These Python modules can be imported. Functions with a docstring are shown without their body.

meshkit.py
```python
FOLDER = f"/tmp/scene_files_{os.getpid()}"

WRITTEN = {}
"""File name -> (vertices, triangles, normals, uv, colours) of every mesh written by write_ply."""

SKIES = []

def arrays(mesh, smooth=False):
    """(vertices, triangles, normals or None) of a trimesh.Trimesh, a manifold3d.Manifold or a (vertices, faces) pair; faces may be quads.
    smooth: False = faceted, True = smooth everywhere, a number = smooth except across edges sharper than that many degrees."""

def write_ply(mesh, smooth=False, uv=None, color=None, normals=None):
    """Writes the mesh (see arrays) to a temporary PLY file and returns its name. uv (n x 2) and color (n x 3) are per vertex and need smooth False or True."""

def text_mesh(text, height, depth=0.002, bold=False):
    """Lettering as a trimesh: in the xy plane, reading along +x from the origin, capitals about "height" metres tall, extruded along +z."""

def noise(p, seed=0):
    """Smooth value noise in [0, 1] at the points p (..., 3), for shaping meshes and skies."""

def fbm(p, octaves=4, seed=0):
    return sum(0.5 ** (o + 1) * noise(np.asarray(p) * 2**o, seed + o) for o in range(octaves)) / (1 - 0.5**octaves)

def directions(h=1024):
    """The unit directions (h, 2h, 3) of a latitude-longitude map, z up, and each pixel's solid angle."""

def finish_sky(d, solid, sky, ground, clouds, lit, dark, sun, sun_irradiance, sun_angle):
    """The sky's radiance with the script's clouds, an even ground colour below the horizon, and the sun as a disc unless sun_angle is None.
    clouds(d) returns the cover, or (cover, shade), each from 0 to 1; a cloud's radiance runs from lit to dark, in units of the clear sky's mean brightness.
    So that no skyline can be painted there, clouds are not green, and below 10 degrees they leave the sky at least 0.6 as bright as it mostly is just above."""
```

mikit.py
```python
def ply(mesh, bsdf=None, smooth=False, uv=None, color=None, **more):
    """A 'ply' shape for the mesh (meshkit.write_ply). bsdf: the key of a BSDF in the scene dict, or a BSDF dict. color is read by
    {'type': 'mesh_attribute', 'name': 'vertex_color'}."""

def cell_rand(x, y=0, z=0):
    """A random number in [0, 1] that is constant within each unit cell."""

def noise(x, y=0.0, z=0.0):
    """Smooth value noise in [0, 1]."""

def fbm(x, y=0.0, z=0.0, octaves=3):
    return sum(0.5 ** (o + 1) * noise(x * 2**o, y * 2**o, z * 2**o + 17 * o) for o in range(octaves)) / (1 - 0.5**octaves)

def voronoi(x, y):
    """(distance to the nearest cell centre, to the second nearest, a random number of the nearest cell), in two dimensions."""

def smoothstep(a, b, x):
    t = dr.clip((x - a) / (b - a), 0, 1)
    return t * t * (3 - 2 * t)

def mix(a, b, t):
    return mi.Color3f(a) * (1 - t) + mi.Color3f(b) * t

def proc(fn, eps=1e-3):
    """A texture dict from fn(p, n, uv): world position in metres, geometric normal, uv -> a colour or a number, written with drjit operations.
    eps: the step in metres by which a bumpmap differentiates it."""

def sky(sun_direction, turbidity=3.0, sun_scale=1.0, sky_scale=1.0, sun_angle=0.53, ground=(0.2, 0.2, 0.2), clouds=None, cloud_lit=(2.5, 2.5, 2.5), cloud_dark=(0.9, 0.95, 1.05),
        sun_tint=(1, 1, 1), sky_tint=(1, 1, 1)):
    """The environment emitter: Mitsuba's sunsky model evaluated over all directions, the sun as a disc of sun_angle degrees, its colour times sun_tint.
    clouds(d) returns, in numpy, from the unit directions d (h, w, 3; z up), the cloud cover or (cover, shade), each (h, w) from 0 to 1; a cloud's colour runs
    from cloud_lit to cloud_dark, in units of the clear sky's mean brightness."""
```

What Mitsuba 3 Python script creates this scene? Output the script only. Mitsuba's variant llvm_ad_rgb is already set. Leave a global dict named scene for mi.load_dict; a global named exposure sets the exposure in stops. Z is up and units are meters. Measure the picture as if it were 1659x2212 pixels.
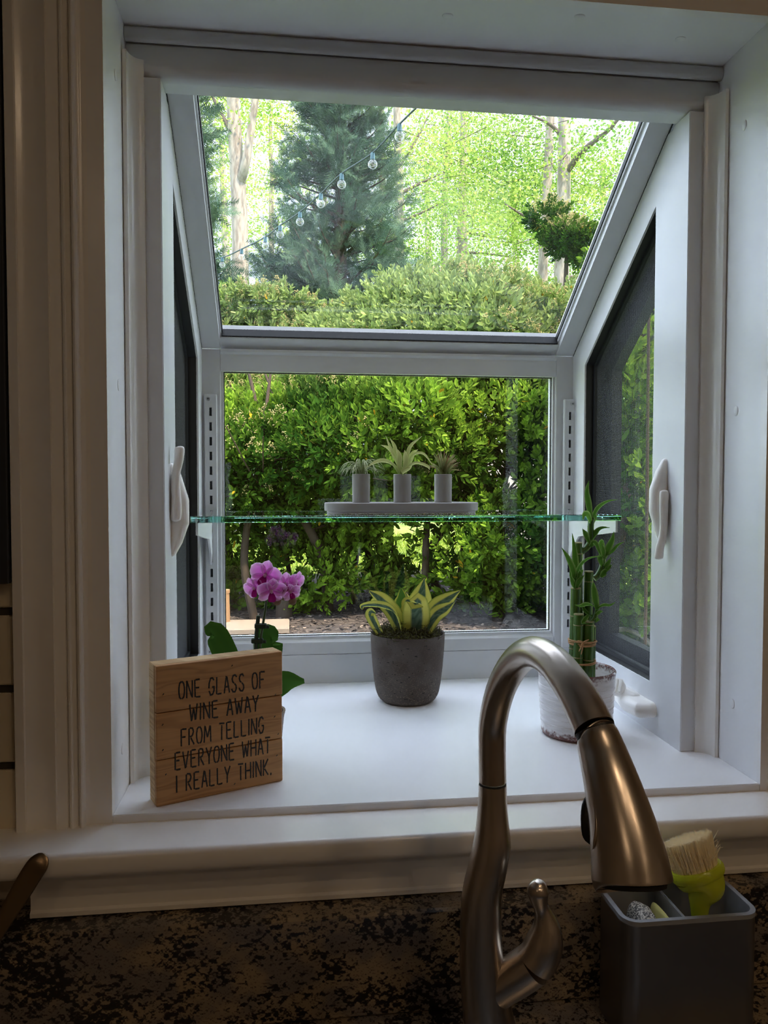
import math, random
import numpy as np, trimesh, mitsuba as mi, drjit as dr
import manifold3d as m3
from shapely.geometry import LineString, Polygon
from shapely.ops import unary_union
import mikit, meshkit
from mikit import noise, fbm, voronoi, smoothstep, mix

T = mi.ScalarTransform4f
rng = np.random.default_rng(7)
random.seed(7)
scene, labels = {}, {}

# ------------------------------------------------------------------ camera, sky, lamps, exposure
CAM = np.array([0.1905, -0.8390, 0.3544])
FOCAL = 1665.42                                    # in pixels of the 1659 x 2212 frame
VIEW = np.array([[0.9928, -0.1200, 0.0008], [-0.0036, -0.0369, -0.9993], [0.1199, 0.9921, -0.0371]])  # right, down, forward
VIEW[2] /= np.linalg.norm(VIEW[2]); VIEW[0] -= VIEW[2] * (VIEW[0] @ VIEW[2]); VIEW[0] /= np.linalg.norm(VIEW[0]); VIEW[1] = np.cross(VIEW[2], VIEW[0])
cam = np.eye(4)
cam[:3, 0], cam[:3, 1], cam[:3, 2], cam[:3, 3] = -VIEW[0], -VIEW[1], VIEW[2], CAM
scene['camera'] = {'type': 'perspective', 'fov': math.degrees(2 * math.atan(829.5 / FOCAL)), 'fov_axis': 'x', 'near_clip': 0.02, 'far_clip': 400.0, 'to_world': T(cam.tolist())}
exposure = 4.22


def cloud_cover(d):
    n = meshkit.noise(d * np.array([3, 3, 5.0]), 3) * 0.6 + meshkit.noise(d * np.array([7, 7, 11.0]), 5) * 0.4
    return np.clip(0.55 + 0.9 * (n - 0.4), 0, 1), np.clip((n - 0.45) * 0.8, 0, 0.5)


SUN = np.array([0.50, -0.62, 1.25])
scene['sky'] = mikit.sky(SUN, turbidity=3.5, sun_scale=0.42, sky_scale=1.0, sun_angle=2.5, ground=(0.16, 0.2, 0.09), clouds=cloud_cover,
                         cloud_lit=(2.3, 2.5, 2.85), cloud_dark=(1.3, 1.5, 1.85), sun_tint=(1, 0.97, 0.9))
LAMP = (1.0, 0.70, 0.43)
LAMP_POWER = 8.5


# ------------------------------------------------------------------ helpers
def at(px, py, y):
    """The point of the plane Y = y that the photograph shows at this pixel."""
    d = np.array([(px - 829.5) / FOCAL, (py - 1106) / FOCAL, 1.0]) @ VIEW
    return CAM + d * (y - CAM[1]) / d[1]


def atx(px, py, x):
    d = np.array([(px - 829.5) / FOCAL, (py - 1106) / FOCAL, 1.0]) @ VIEW
    return CAM + d * (x - CAM[0]) / d[0]


def deep(px, py, depth):
    return CAM + depth * (np.array([(px - 829.5) / FOCAL, (py - 1106) / FOCAL, 1.0]) @ VIEW)


def rgb(*c):
    return {'type': 'rgb', 'value': list(c)}


def mat(name, color, rough=0.5, metal=0.0, two=True, **kw):
    base = rgb(*color) if isinstance(color, tuple) else color
    b = {'type': 'principled', 'base_color': base, 'roughness': rough, 'metallic': metal, **kw}
    scene[name] = {'type': 'twosided', 'bsdf': b} if two else b
    return name


VC = {'type': 'mesh_attribute', 'name': 'vertex_color'}


def leafmat(name, rough=0.45, trans=0.7, color=None):
    scene[name] = {'type': 'principledthin', 'base_color': color or VC, 'roughness': rough, 'diff_trans': trans, 'eta': 1.4}
    return name


def free(key):
    """The key itself, or its next number where it is taken."""
    if key not in scene and key not in labels and key not in taken:
        taken.add(key)
        return key
    n = 1
    while f'{key}_{n:03d}' in taken or f'{key}_{n:03d}' in scene or f'{key}_{n:03d}' in labels:
        n += 1
    taken.add(f'{key}_{n:03d}')
    return f'{key}_{n:03d}'


taken = set()


def thing(name, label, cat, group=None):
    key = free(name)
    labels[key] = {'label': label, 'category': cat}
    if group:
        labels[key]['group'] = group
    return key


def setting(name, label=None):
    taken.add(name)
    labels[name] = {'kind': 'structure'}
    if label:
        labels[name]['label'] = label
    return name


def part(holder, name, mesh, m, smooth=False, label=None, kind=None, **kw):
    key = free(f'{holder}__{name}')
    scene[key] = mikit.ply(mesh, m, smooth, **kw)
    if label or kind:
        labels[key] = {}
        if label:
            labels[key]['label'] = label
        if kind:
            labels[key]['kind'] = kind
    return key


def whole(key, mesh, m, smooth=False, **kw):
    scene[key] = mikit.ply(mesh, m, smooth, **kw)
    return key


def cat(*meshes):
    ms = [m for group in meshes for m in (group if isinstance(group, list) else [group])]
    return trimesh.util.concatenate(ms)


def box(x0, x1, y0, y1, z0, z1, b=0.0):
    """A box with chamfered edges."""
    if b <= 0:
        v = np.array([[x, y, z] for x in (x0, x1) for y in (y0, y1) for z in (z0, z1)], float)
        return trimesh.convex.convex_hull(v)
    b = min(b, 0.49 * (x1 - x0), 0.49 * (y1 - y0), 0.49 * (z1 - z0))
    c, h = np.array([(x0 + x1) / 2, (y0 + y1) / 2, (z0 + z1) / 2]), np.array([x1 - x0, y1 - y0, z1 - z0]) / 2
    v = []
    for s in np.ndindex(2, 2, 2):
        sg = np.array(s) * 2 - 1
        for k in range(3):
            o = h - b
            o[k] = h[k]
            v.append(c + sg * o)
    return trimesh.convex.convex_hull(np.array(v))


def man(mesh):
    return m3.Manifold(m3.Mesh(np.asarray(mesh.vertices, np.float32), np.asarray(mesh.faces, np.uint32)))


def tri(m):
    q = m.to_mesh()
    return trimesh.Trimesh(q.vert_properties[:, :3], q.tri_verts, process=False)


def prism(poly, axis, a, b):
    """Extrudes a closed 2-D outline along an axis: 'x': points are (y, z); 'y': (x, z); 'z': (x, y)."""
    p = Polygon(poly) if not isinstance(poly, Polygon) else poly
    m = trimesh.creation.extrude_polygon(p, b - a, engine='earcut')
    v = np.array(m.vertices)
    v[:, 2] += a
    if axis == 'x':
        v = v[:, [2, 0, 1]]
    elif axis == 'y':
        v = np.stack([v[:, 0], v[:, 2], v[:, 1]], 1)
    out = trimesh.Trimesh(v, m.faces, process=False)
    if out.volume < 0:
        out.invert()
    return out


def spline(pts, n):
    """Catmull-Rom through the rows of pts (any columns), n points in all."""
    p = np.asarray(pts, float)
    q = np.vstack([2 * p[0] - p[1], p, 2 * p[-1] - p[-2]])
    out = []
    for t in np.linspace(0, len(p) - 1 - 1e-9, n):
        i = int(t)
        u = t - i
        a, b, c, d = q[i], q[i + 1], q[i + 2], q[i + 3]
        out.append(0.5 * (2 * b + (c - a) * u + (2 * a - 5 * b + 4 * c - d) * u * u + (3 * b - a - 3 * c + d) * u ** 3))
    return np.array(out)


def sweep(pts, rad, sides=12, n=None, cap=True, flat=1.0, ref=(0, 0, 1.0)):
    """A round tube through pts with a radius at each; flat squeezes it along the second cross axis."""
    p = np.asarray(pts, float)
    r = np.broadcast_to(np.asarray(rad, float), (len(p),))
    if n:
        q = spline(np.column_stack([p, r]), n)
        p, r = q[:, :3], np.maximum(q[:, 3], 1e-5)
    t = np.gradient(p, axis=0)
    t /= np.linalg.norm(t, axis=1, keepdims=True) + 1e-12
    ref = np.array(ref, float)
    if abs(t[0] @ ref) > 0.95:
        ref = np.array([1.0, 0, 0]) if abs(t[0][0]) < 0.9 else np.array([0, 1.0, 0])
    u = np.cross(t[0], ref)
    u /= np.linalg.norm(u)
    ang = np.arange(sides) * 2 * np.pi / sides
    v = []
    for i in range(len(p)):
        u = u - t[i] * (u @ t[i])
        u /= np.linalg.norm(u) + 1e-12
        w = np.cross(t[i], u)
        v.append(p[i] + r[i] * (np.cos(ang)[:, None] * u + flat * np.sin(ang)[:, None] * w))
    v = np.vstack(v)
    f = []
    for i in range(len(p) - 1):
        for j in range(sides):
            a, b = i * sides + j, i * sides + (j + 1) % sides
            f += [[a, b, b + sides], [a, b + sides, a + sides]]
    if cap:
        k = len(v)
        v = np.vstack([v, p[0], p[-1]])
        for j in range(sides):
            f.append([k, (j + 1) % sides, j])
            e = (len(p) - 1) * sides
            f.append([k + 1, e + j, e + (j + 1) % sides])
    m = trimesh.Trimesh(v, np.array(f), process=False)
    if m.volume < 0:
        m.invert()
    return m


def lathe(profile, c=(0, 0, 0), n=48):
    m = trimesh.creation.revolve(np.asarray(profile, float), sections=n)
    m.apply_translation(c)
    return m


def ball(c, r, sub=2):
    m = trimesh.creation.icosphere(sub, 1.0)
    m.vertices = m.vertices * np.asarray(r) + np.asarray(c)
    return m


def hull_spheres(pts, sub=2):
    v = np.vstack([ball(p[:3], p[3], sub).vertices for p in pts])
    return trimesh.convex.convex_hull(v)


def blade(path, width, normal, fold=0.2, cols=2, color=None, n=10, thick=0.0):
    """A leaf: a ribbon along path (spline), width at each point, folded along its midrib. Returns (mesh, colours)."""
    q = spline(np.column_stack([np.asarray(path, float), np.asarray(width, float)]), n)
    p, w = q[:, :3], np.maximum(q[:, 3], 1e-4)
    t = np.gradient(p, axis=0)
    t /= np.linalg.norm(t, axis=1, keepdims=True) + 1e-12
    nn = np.asarray(normal, float)
    k = 2 * cols + 1
    us = np.linspace(-1, 1, k)
    v, col = [], []
    for i in range(n):
        s = np.cross(t[i], nn)
        s /= np.linalg.norm(s) + 1e-9
        m = np.cross(s, t[i])
        for u in us:
            v.append(p[i] + s * u * w[i] / 2 + m * fold * w[i] / 2 * abs(u) ** 1.3)
            if color:
                col.append(color(u, i / (n - 1)))
    f = []
    for i in range(n - 1):
        for j in range(k - 1):
            a = i * k + j
            f += [[a, a + 1, a + k + 1], [a, a + k + 1, a + k]]
    mesh = trimesh.Trimesh(np.array(v), np.array(f), process=False)
    return mesh, np.array(col) if color else None


def tile(v, f, mats, colors=None):
    """Copies of one small mesh as arrays: (vertices, triangles, colours per vertex)."""
    mats = np.asarray(mats)
    vs = np.einsum('kij,nj->kni', mats[:, :3, :3], v) + mats[:, None, :3, 3]
    fs = f[None] + (np.arange(len(mats)) * len(v))[:, None, None]
    cs = None if colors is None else np.broadcast_to(colors, (len(mats), len(v), 3)).reshape(-1, 3)
    return vs.reshape(-1, 3), fs.reshape(-1, 3), cs


def join(parts):
    off, V, F, Cc = 0, [], [], []
    for v, f, c in parts:
        V.append(v); F.append(f + off); Cc.append(c)
        off += len(v)
    return trimesh.Trimesh(np.vstack(V), np.vstack(F), process=False), np.clip(np.vstack(Cc), 0, 1)


def frames(z, spin, scale, pos):
    """4 x 4 matrices whose local z axis is z, turned by spin, scaled and moved."""
    z = z / np.linalg.norm(z, axis=1, keepdims=True)
    ref = np.where(np.abs(z[:, 2:]) < 0.9, [0, 0, 1.0], [1.0, 0, 0])
    x = np.cross(ref, z)
    x /= np.linalg.norm(x, axis=1, keepdims=True)
    y = np.cross(z, x)
    c, s = np.cos(spin)[:, None], np.sin(spin)[:, None]
    m = np.zeros((len(z), 4, 4))
    m[:, :3, 0], m[:, :3, 1], m[:, :3, 2] = (x * c + y * s), (y * c - x * s), z
    m[:, :3, :3] *= np.broadcast_to(scale, (len(z),))[:, None, None]
    m[:, :3, 3], m[:, 3, 3] = pos, 1
    return m


# ------------------------------------------------------------------ materials
mat('vinyl_white', (0.60, 0.61, 0.63), 0.32, specular=0.45)
mat('paint_white', (0.77, 0.755, 0.73), 0.22, specular=0.5)
mat('board_white', (0.74, 0.75, 0.77), 0.35, specular=0.4)
mat('plaster', (0.60, 0.55, 0.48), 0.8)
mat('ceiling_paint', (0.70, 0.66, 0.6), 0.9)
mat('charcoal', (0.022, 0.024, 0.027), 0.42)
mat('rubber_black', (0.008, 0.008, 0.008), 0.5)
mat('screen_grey', (0.10, 0.105, 0.115), 0.5)
mat('handle_white', (0.84, 0.82, 0.78), 0.28, specular=0.5)
mat('tile_cream', (0.62, 0.55, 0.42), 0.15, specular=0.6)
mat('grout_dark', (0.05, 0.042, 0.03), 0.9)
mat('steel_brushed', (0.60, 0.53, 0.46), 0.29, 1.0)
mat('steel_dark', (0.33, 0.32, 0.31), 0.38, 1.0)
mat('bronze', (0.22, 0.16, 0.10), 0.32, 1.0)
mat('metal_white', (0.62, 0.63, 0.65), 0.35)
mat('screw_metal', (0.5, 0.5, 0.5), 0.35, 1.0)
mat('slot_dark', (0.03, 0.035, 0.04), 0.7)
mat('ink_black', (0.016, 0.016, 0.018), 0.7)
mat('stoneware_grey', (0.29, 0.278, 0.27), 0.55)
mat('plastic_grey', (0.28, 0.30, 0.33), 0.4)
mat('plastic_green', (0.52, 0.62, 0.03), 0.25)
mat('bristle', (0.88, 0.78, 0.55), 0.6)
mat('sponge_yellow', (0.62, 0.60, 0.22), 0.9)
mat('stake_green', (0.012, 0.03, 0.018), 0.45)
mat('orchid_stem', (0.045, 0.075, 0.03), 0.5)
mat('raffia', (0.42, 0.24, 0.11), 0.8)
mat('node_tan', (0.23, 0.22, 0.10), 0.7)
mat('pebble', (0.70, 0.58, 0.48), 0.6)
mat('pot_brown', (0.13, 0.07, 0.045), 0.4)
mat('floor_wood', (0.18, 0.11, 0.06), 0.4)
mat('cabinet_paint', (0.16, 0.15, 0.14), 0.4)
mat('siding', (0.33, 0.31, 0.30), 0.7)
mat('cord_dark', (0.02, 0.05, 0.06), 0.5)
mat('socket_blue', (0.03, 0.10, 0.13), 0.4)
mat('hose_grey', (0.30, 0.28, 0.25), 0.5)
mat('post_wood', (0.26, 0.16, 0.09), 0.7)
mat('cut_wood', (0.20, 0.17, 0.14), 0.7)
scene['pane_glass'] = {'type': 'thindielectric', 'int_ior': 1.5}

scene['shelf_glass'] = {'type': 'dielectric', 'int_ior': 1.5}
scene['bulb_glass'] = {'type': 'thindielectric', 'int_ior': 1.6}


def granite_color(p, n, uv):
    a = fbm(p.x * 230, p.y * 230, p.z * 230, 4)
    b = fbm(p.x * 26 + 7, p.y * 26, p.z * 28 + 3, 4)
    c = fbm(p.x * 600, p.y * 600, p.z * 600, 3)
    tan = mix((0.30, 0.235, 0.155), (0.17, 0.150, 0.135), smoothstep(0.35, 0.65, fbm(p.x * 34 + 11, p.y * 34, p.z * 34, 3)))
    dark = smoothstep(0.475, 0.57, a * 0.5 + b * 0.5 + (c - 0.5) * 0.2)
    col = mix(tan, (0.012, 0.011, 0.011), dark)
    return mix(col, (0.05, 0.022, 0.018), smoothstep(0.60, 0.68, c) * 0.5)


mat('granite', mikit.proc(granite_color), 0.22, specular=0.4)

SIGN_DIR = np.array([0.1357, 0.0605, 0.0])
SIGN_DIR /= np.linalg.norm(SIGN_DIR)


def wood_color(p, n, uv):
    u = p.x * float(SIGN_DIR[0]) + p.y * float(SIGN_DIR[1])
    row = mikit.cell_rand(dr.floor(p.z * 19.23), 3, 1)
    w = fbm(u * 9 + row * 40, p.z * 60, row * 9, 3)
    g = noise(u * 6 + row * 9, p.z * 420 + w * 16, row * 17)
    h = fbm(u * 30 + row * 10, p.z * 300, 2, 2)
    col = mix((0.50, 0.285, 0.125), (0.37, 0.19, 0.075), smoothstep(0.3, 0.8, g * 0.6 + h * 0.4))
    col = mix(col, (0.27, 0.14, 0.07), smoothstep(0.58, 0.72, w) * 0.6)
    return col * (0.98 + 0.3 * row)


mat('sign_wood', mikit.proc(wood_color), 0.65)


def raw_wood(p, n, uv):
    g = fbm(p.x * 40 + p.y * 40, p.z * 500, 1, 3)
    return mix((0.62, 0.45, 0.25), (0.46, 0.30, 0.15), smoothstep(0.35, 0.7, g))


mat('raw_wood', mikit.proc(raw_wood), 0.75)


def concrete_color(p, n, uv):
    a = fbm(p.x * 45, p.y * 45, p.z * 45, 3)
    b = noise(p.x * 700, p.y * 700, p.z * 700)
    c = noise(p.x * 330, p.y * 330, p.z * 330)
    low = smoothstep(0.075, 0.0, p.z)
    col = mix((0.058, 0.041, 0.032), (0.080, 0.066, 0.057), smoothstep(0.3, 0.7, a))
    col = mix(col, (0.20, 0.155, 0.11), smoothstep(0.60, 0.80, b) * (0.15 + 0.6 * low))
    return mix(col, (0.018, 0.016, 0.015), smoothstep(0.84, 0.90, c))


mat('pot_concrete', mikit.proc(concrete_color), 0.85)


def glaze_color(p, n, uv):
    """Pale glaze that breaks to brown clay at the rim and the foot."""
    e = fbm(p.x * 260, p.y * 260, p.z * 260, 3)
    rim = smoothstep(0.083, 0.0935, p.z + (e - 0.5) * 0.02)
    foot = smoothstep(0.013, 0.005, p.z + (e - 0.5) * 0.016)
    band = noise(p.z * 330, 1, 1) * 0.06
    col = mix((0.56, 0.55, 0.55), (0.68, 0.67, 0.68), smoothstep(0.2, 0.8, fbm(p.x * 30, p.y * 30, p.z * 160, 3))) * (0.97 + band)
    clay = mix((0.16, 0.055, 0.04), (0.10, 0.04, 0.035), noise(p.x * 200, p.y * 200, p.z * 200))
    return mix(col, clay, dr.maximum(rim, foot))


mat('pot_glaze', mikit.proc(glaze_color), 0.2, specular=0.6)


def moss_color(p, n, uv):
    a = noise(p.x * 600, p.y * 600, p.z * 600)
    return mix((0.03, 0.022, 0.012), (0.10, 0.105, 0.02), smoothstep(0.35, 0.8, a))


mat('moss', mikit.proc(moss_color), 0.9)


def bamboo_color(p, n, uv):
    a = fbm(p.x * 300, p.y * 300, p.z * 14, 3)
    return mix((0.030, 0.085, 0.014), (0.075, 0.160, 0.028), smoothstep(0.3, 0.75, a))


mat('bamboo', mikit.proc(bamboo_color), 0.28, specular=0.5)


def bark_color(p, n, uv):
    a = fbm(p.x * 22, p.y * 22, p.z * 4.5, 4)
    return mix((0.35, 0.315, 0.275), (0.21, 0.18, 0.155), smoothstep(0.35, 0.68, a))


mat('bark', mikit.proc(bark_color), 0.9)
mat('bark_limb', (0.12, 0.10, 0.085), 0.9)
mat('bark_dark', (0.05, 0.036, 0.026), 0.9)


def ground_color(p, n, uv):
    a = fbm(p.x * 3, p.y * 3, 0, 4)
    b = noise(p.x * 60, p.y * 60, 0)
    return mix((0.10, 0.16, 0.03), (0.20, 0.27, 0.06), smoothstep(0.3, 0.7, a * 0.6 + b * 0.4))


mat('lawn_soil', mikit.proc(ground_color), 0.95)


def mulch_color(p, n, uv):
    a = fbm(p.x * 30, p.y * 60, 0, 4)
    return mix((0.025, 0.021, 0.020), (0.062, 0.054, 0.050), smoothstep(0.4, 0.75, a))


mat('mulch_soil', mikit.proc(mulch_color), 0.95)
mat('mulch_chip', VC, 0.95)


def scrub_color(p, n, uv):
    a = noise(p.x * 900, p.y * 900, p.z * 900)
    return mix((0.06, 0.06, 0.06), (0.62, 0.60, 0.55), smoothstep(0.3, 0.7, a))


mat('scrub_mesh', mikit.proc(scrub_color), 0.7)
leafmat('leaf_hedge', 0.22, 0.55)
leafmat('leaf_tree', 0.55, 0.95)
leafmat('leaf_conifer', 0.6, 0.25)
leafmat('leaf_house', 0.32, 0.35)
leafmat('petal', 0.5, 0.95)
leafmat('blossom', 0.7, 0.5)
leafmat('grass_blade', 0.6, 0.6)

# ------------------------------------------------------------------ the room
W, H, D1, D = 0.74, 0.8865, 0.113, 0.518
XL, XR = 0.040, 0.700                               # inner faces of the garden window's sides
FLOOR, CEIL = -1.10, 1.36
RX0, RX1, RY0 = -1.7, 2.6, -3.7

k = setting('floor'); whole(k, box(RX0 - .1, RX1 + .1, RY0 - .1, 0.12, FLOOR - .08, FLOOR), 'floor_wood')
k = setting('ceiling'); whole(k, box(RX0 - .1, RX1 + .1, RY0 - .1, 0.12, CEIL, CEIL + .1), 'ceiling_paint')
k = setting('wall_left'); whole(k, box(RX0 - .1, RX0, RY0, 0.02, FLOOR, CEIL), 'plaster')
k = setting('wall_right'); whole(k, box(RX1, RX1 + .1, RY0, 0.02, FLOOR, CEIL), 'plaster')
k = setting('wall_back'); whole(k, box(RX0 - .1, RX1 + .1, RY0 - .1, RY0, FLOOR, CEIL), 'plaster')
wall = setting('wall_front')
o = 0.019                                           # the opening holds the liner boards
wp = Polygon([(RX0 - .1, FLOOR), (RX1 + .1, FLOOR), (RX1 + .1, 3.1), (RX0 - .1, 3.1)], [[(-o, -o), (W + o, -o), (W + o, H + o), (-o, H + o)]])  # upper wall is out of view, raised to keep the sun off the window
part(wall, 'panel', prism(wp, 'y', 0.012, D1 - 0.002), 'plaster')
part(wall, 'unseen_siding_board', cat([prism(Polygon([(RX0 - .1, z), (RX1 + .1, z), (RX1 + .1, z + .11), (RX0 - .1, z + .11)]), 'y', D1 - .001, D1 + .012) for z in np.arange(1.0, 3.0, .12)]), 'siding', kind='stuff')

# tiles beside the casing, set in dark grout
part(wall, 'grout', box(-0.60, -0.094, 0.004, 0.0125, -0.030, 0.95), 'grout_dark')
rows = [-0.0241 + 0.0815 * i for i in range(12)]
for i, z in enumerate(rows):
    edges = [-0.094, -0.256, -0.42, -0.59] if i % 2 else [-0.094, -0.175, -0.338, -0.50]
    for a, b in zip(edges[:-1], edges[1:]):
        part(wall, 'tile', box(b + .0045, a - .001, 0.0, 0.009, z + 0.0045, z + 0.0775, 0.0015), 'tile_cream')

# liner boards round the opening
lin = setting('trim_1', 'white liner boards round the window opening')
part(lin, 'side_board', box(-0.018, 0, 0.0, D1 + .02, -0.012, H + .018, .0008), 'board_white')
part(lin, 'side_board', box(W, W + .018, 0.0, D1 + .02, -0.012, H + .018, .0008), 'board_white')
part(lin, 'head_board', box(0, W, 0.0, D1 + .02, H, H + .018, .0008), 'board_white')
for px, py in ((1608, 271), (1590, 888), (1582, 1520)):
    c = atx(px, py, W)
    part(lin, 'screw_cap', ball(c, (.0016, .0052, .0065), 2), 'board_white', True)
for px, py in ((249, 162), (256, 832), (264, 1618)):
    c = atx(px, py, 0.0)
    part(lin, 'screw_cap', ball(c, (.0016, .0052, .0065), 2), 'board_white', True)
for px, py in ((967, 34), (1252, 36), (1470, 84)):
    d = np.array([(px - 829.5) / FOCAL, (py - 1106) / FOCAL, 1.0]) @ VIEW
    c = CAM + d * (H - CAM[2]) / d[2]
    part(lin, 'screw_cap', ball(c, (.0065, .0052, .0016), 2), 'board_white', True)


def casing_profile():
    """(distance from the opening, y) of a fluted casing, face towards -y."""
    pts = [(0.0, 0.013), (0.0, 0.0), (0.021, 0.0), (0.0235, -0.002)]
    pts += [(0.026 + 0.0032 * (1 - math.cos(t)), -0.0025 - 0.006 * math.sin(t)) for t in np.linspace(0, math.pi, 7)]
    pts += [(0.0335, 0.001), (0.0345, -0.003)]
    pts += [(0.036 + 0.003 * (1 - math.cos(t)), -0.004 - 0.0055 * math.sin(t)) for t in np.linspace(0.3, math.pi, 6)]
    pts += [(0.0425, -0.0035), (0.0435, -0.006), (0.0535, -0.0075), (0.0545, -0.0095)]
    pts += [(0.0545 + 0.029 * t, -0.0095 + 0.0045 * math.sin(math.pi * t)) for t in np.linspace(0, 1, 9)[1:]]
    pts += [(0.0845, -0.012), (0.0935, -0.012), (0.0945, -0.010), (0.0945, 0.013)]
    return pts


cp = casing_profile()
k = setting('trim_2', 'left window casing of fluted white moulding')
whole(k, prism([(-a, y) for a, y in cp], 'z', -0.0095, 1.0), 'paint_white', 40)
k = setting('trim_3', 'right window casing of fluted white moulding')
whole(k, prism([(W + a, y) for a, y in cp], 'z', -0.0095, 1.0), 'paint_white', 40)
k = setting('trim_4', 'head casing above the window')
whole(k, prism([(y, H + a) for a, y in cp], 'x', -0.0, W), 'paint_white', 40)

# stool with a round nose, apron below it
k = setting('trim_5', 'white window stool and apron under the sill')
nose = [(0.011, -0.0085)] + [(-0.0615 - 0.0070 * math.sin(t), -0.0210 + 0.0125 * math.cos(t)) for t in np.linspace(0, math.pi, 12)] + [(0.011, -0.0335)]
part(k, 'stool', prism(nose, 'x', -0.30, 1.0), 'paint_white', 30)
apron = [(0.012, -0.033), (-0.052, -0.033), (-0.052, -0.038)]
apron += [(-0.052 + 0.012 * math.sin(t), -0.038 - 0.010 * (1 - math.cos(t))) for t in np.linspace(0, math.pi / 2, 6)[1:]]
apron += [(-0.038, -0.049), (-0.038, -0.056), (-0.035, -0.0575), (-0.035, -0.079), (-0.038, -0.081), (-0.038, -0.0855), (-0.035, -0.0875), (0.012, -0.0875)]
part(k, 'apron', prism(apron, 'x', -0.073, 0.86), 'paint_white', 25)

# ------------------------------------------------------------------ the garden window
SL = 0.70                                           # roof slope
KNEE = 0.5855


def roof(y):
    return KNEE + SL * (D - y)


nrm = np.array([0, SL, 1.0]) / math.hypot(SL, 1)
w1 = setting('window_1', 'white garden window that projects outward with a sloped glass roof')
part(w1, 'seat_board', box(0.0, W, 0.0, D + .03, -0.020, 0.0, .0012), 'board_white')
hp = [(D1, .869), (D1, .850)] + [(D1 + .014 * (1 - math.cos(t)), .846 - .014 * math.sin(t)) for t in np.linspace(0, math.pi / 2, 8)] + [(.150, .832), (.150, .869)]
part(w1, 'head', prism(hp, 'x', 0.0005, W - .0005), 'vinyl_white', 35)
bead = [(D1 - .004 + .0075 * math.cos(t) * .8, .878 + .0085 * math.sin(t)) for t in np.linspace(0, 2 * math.pi, 17)[:-1]]
part(w1, 'head_bead', prism(bead, 'x', 0.0005, W - .0005), 'vinyl_white', 40)
part(w1, 'head_back', box(0.0, W, D1 + .004, D1 + .04, .869, H, 0), 'vinyl_white')
part(w1, 'frame_post', box(0.0, XL, D1, D1 + .045, 0.0, .832, .0012), 'vinyl_white')
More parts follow.
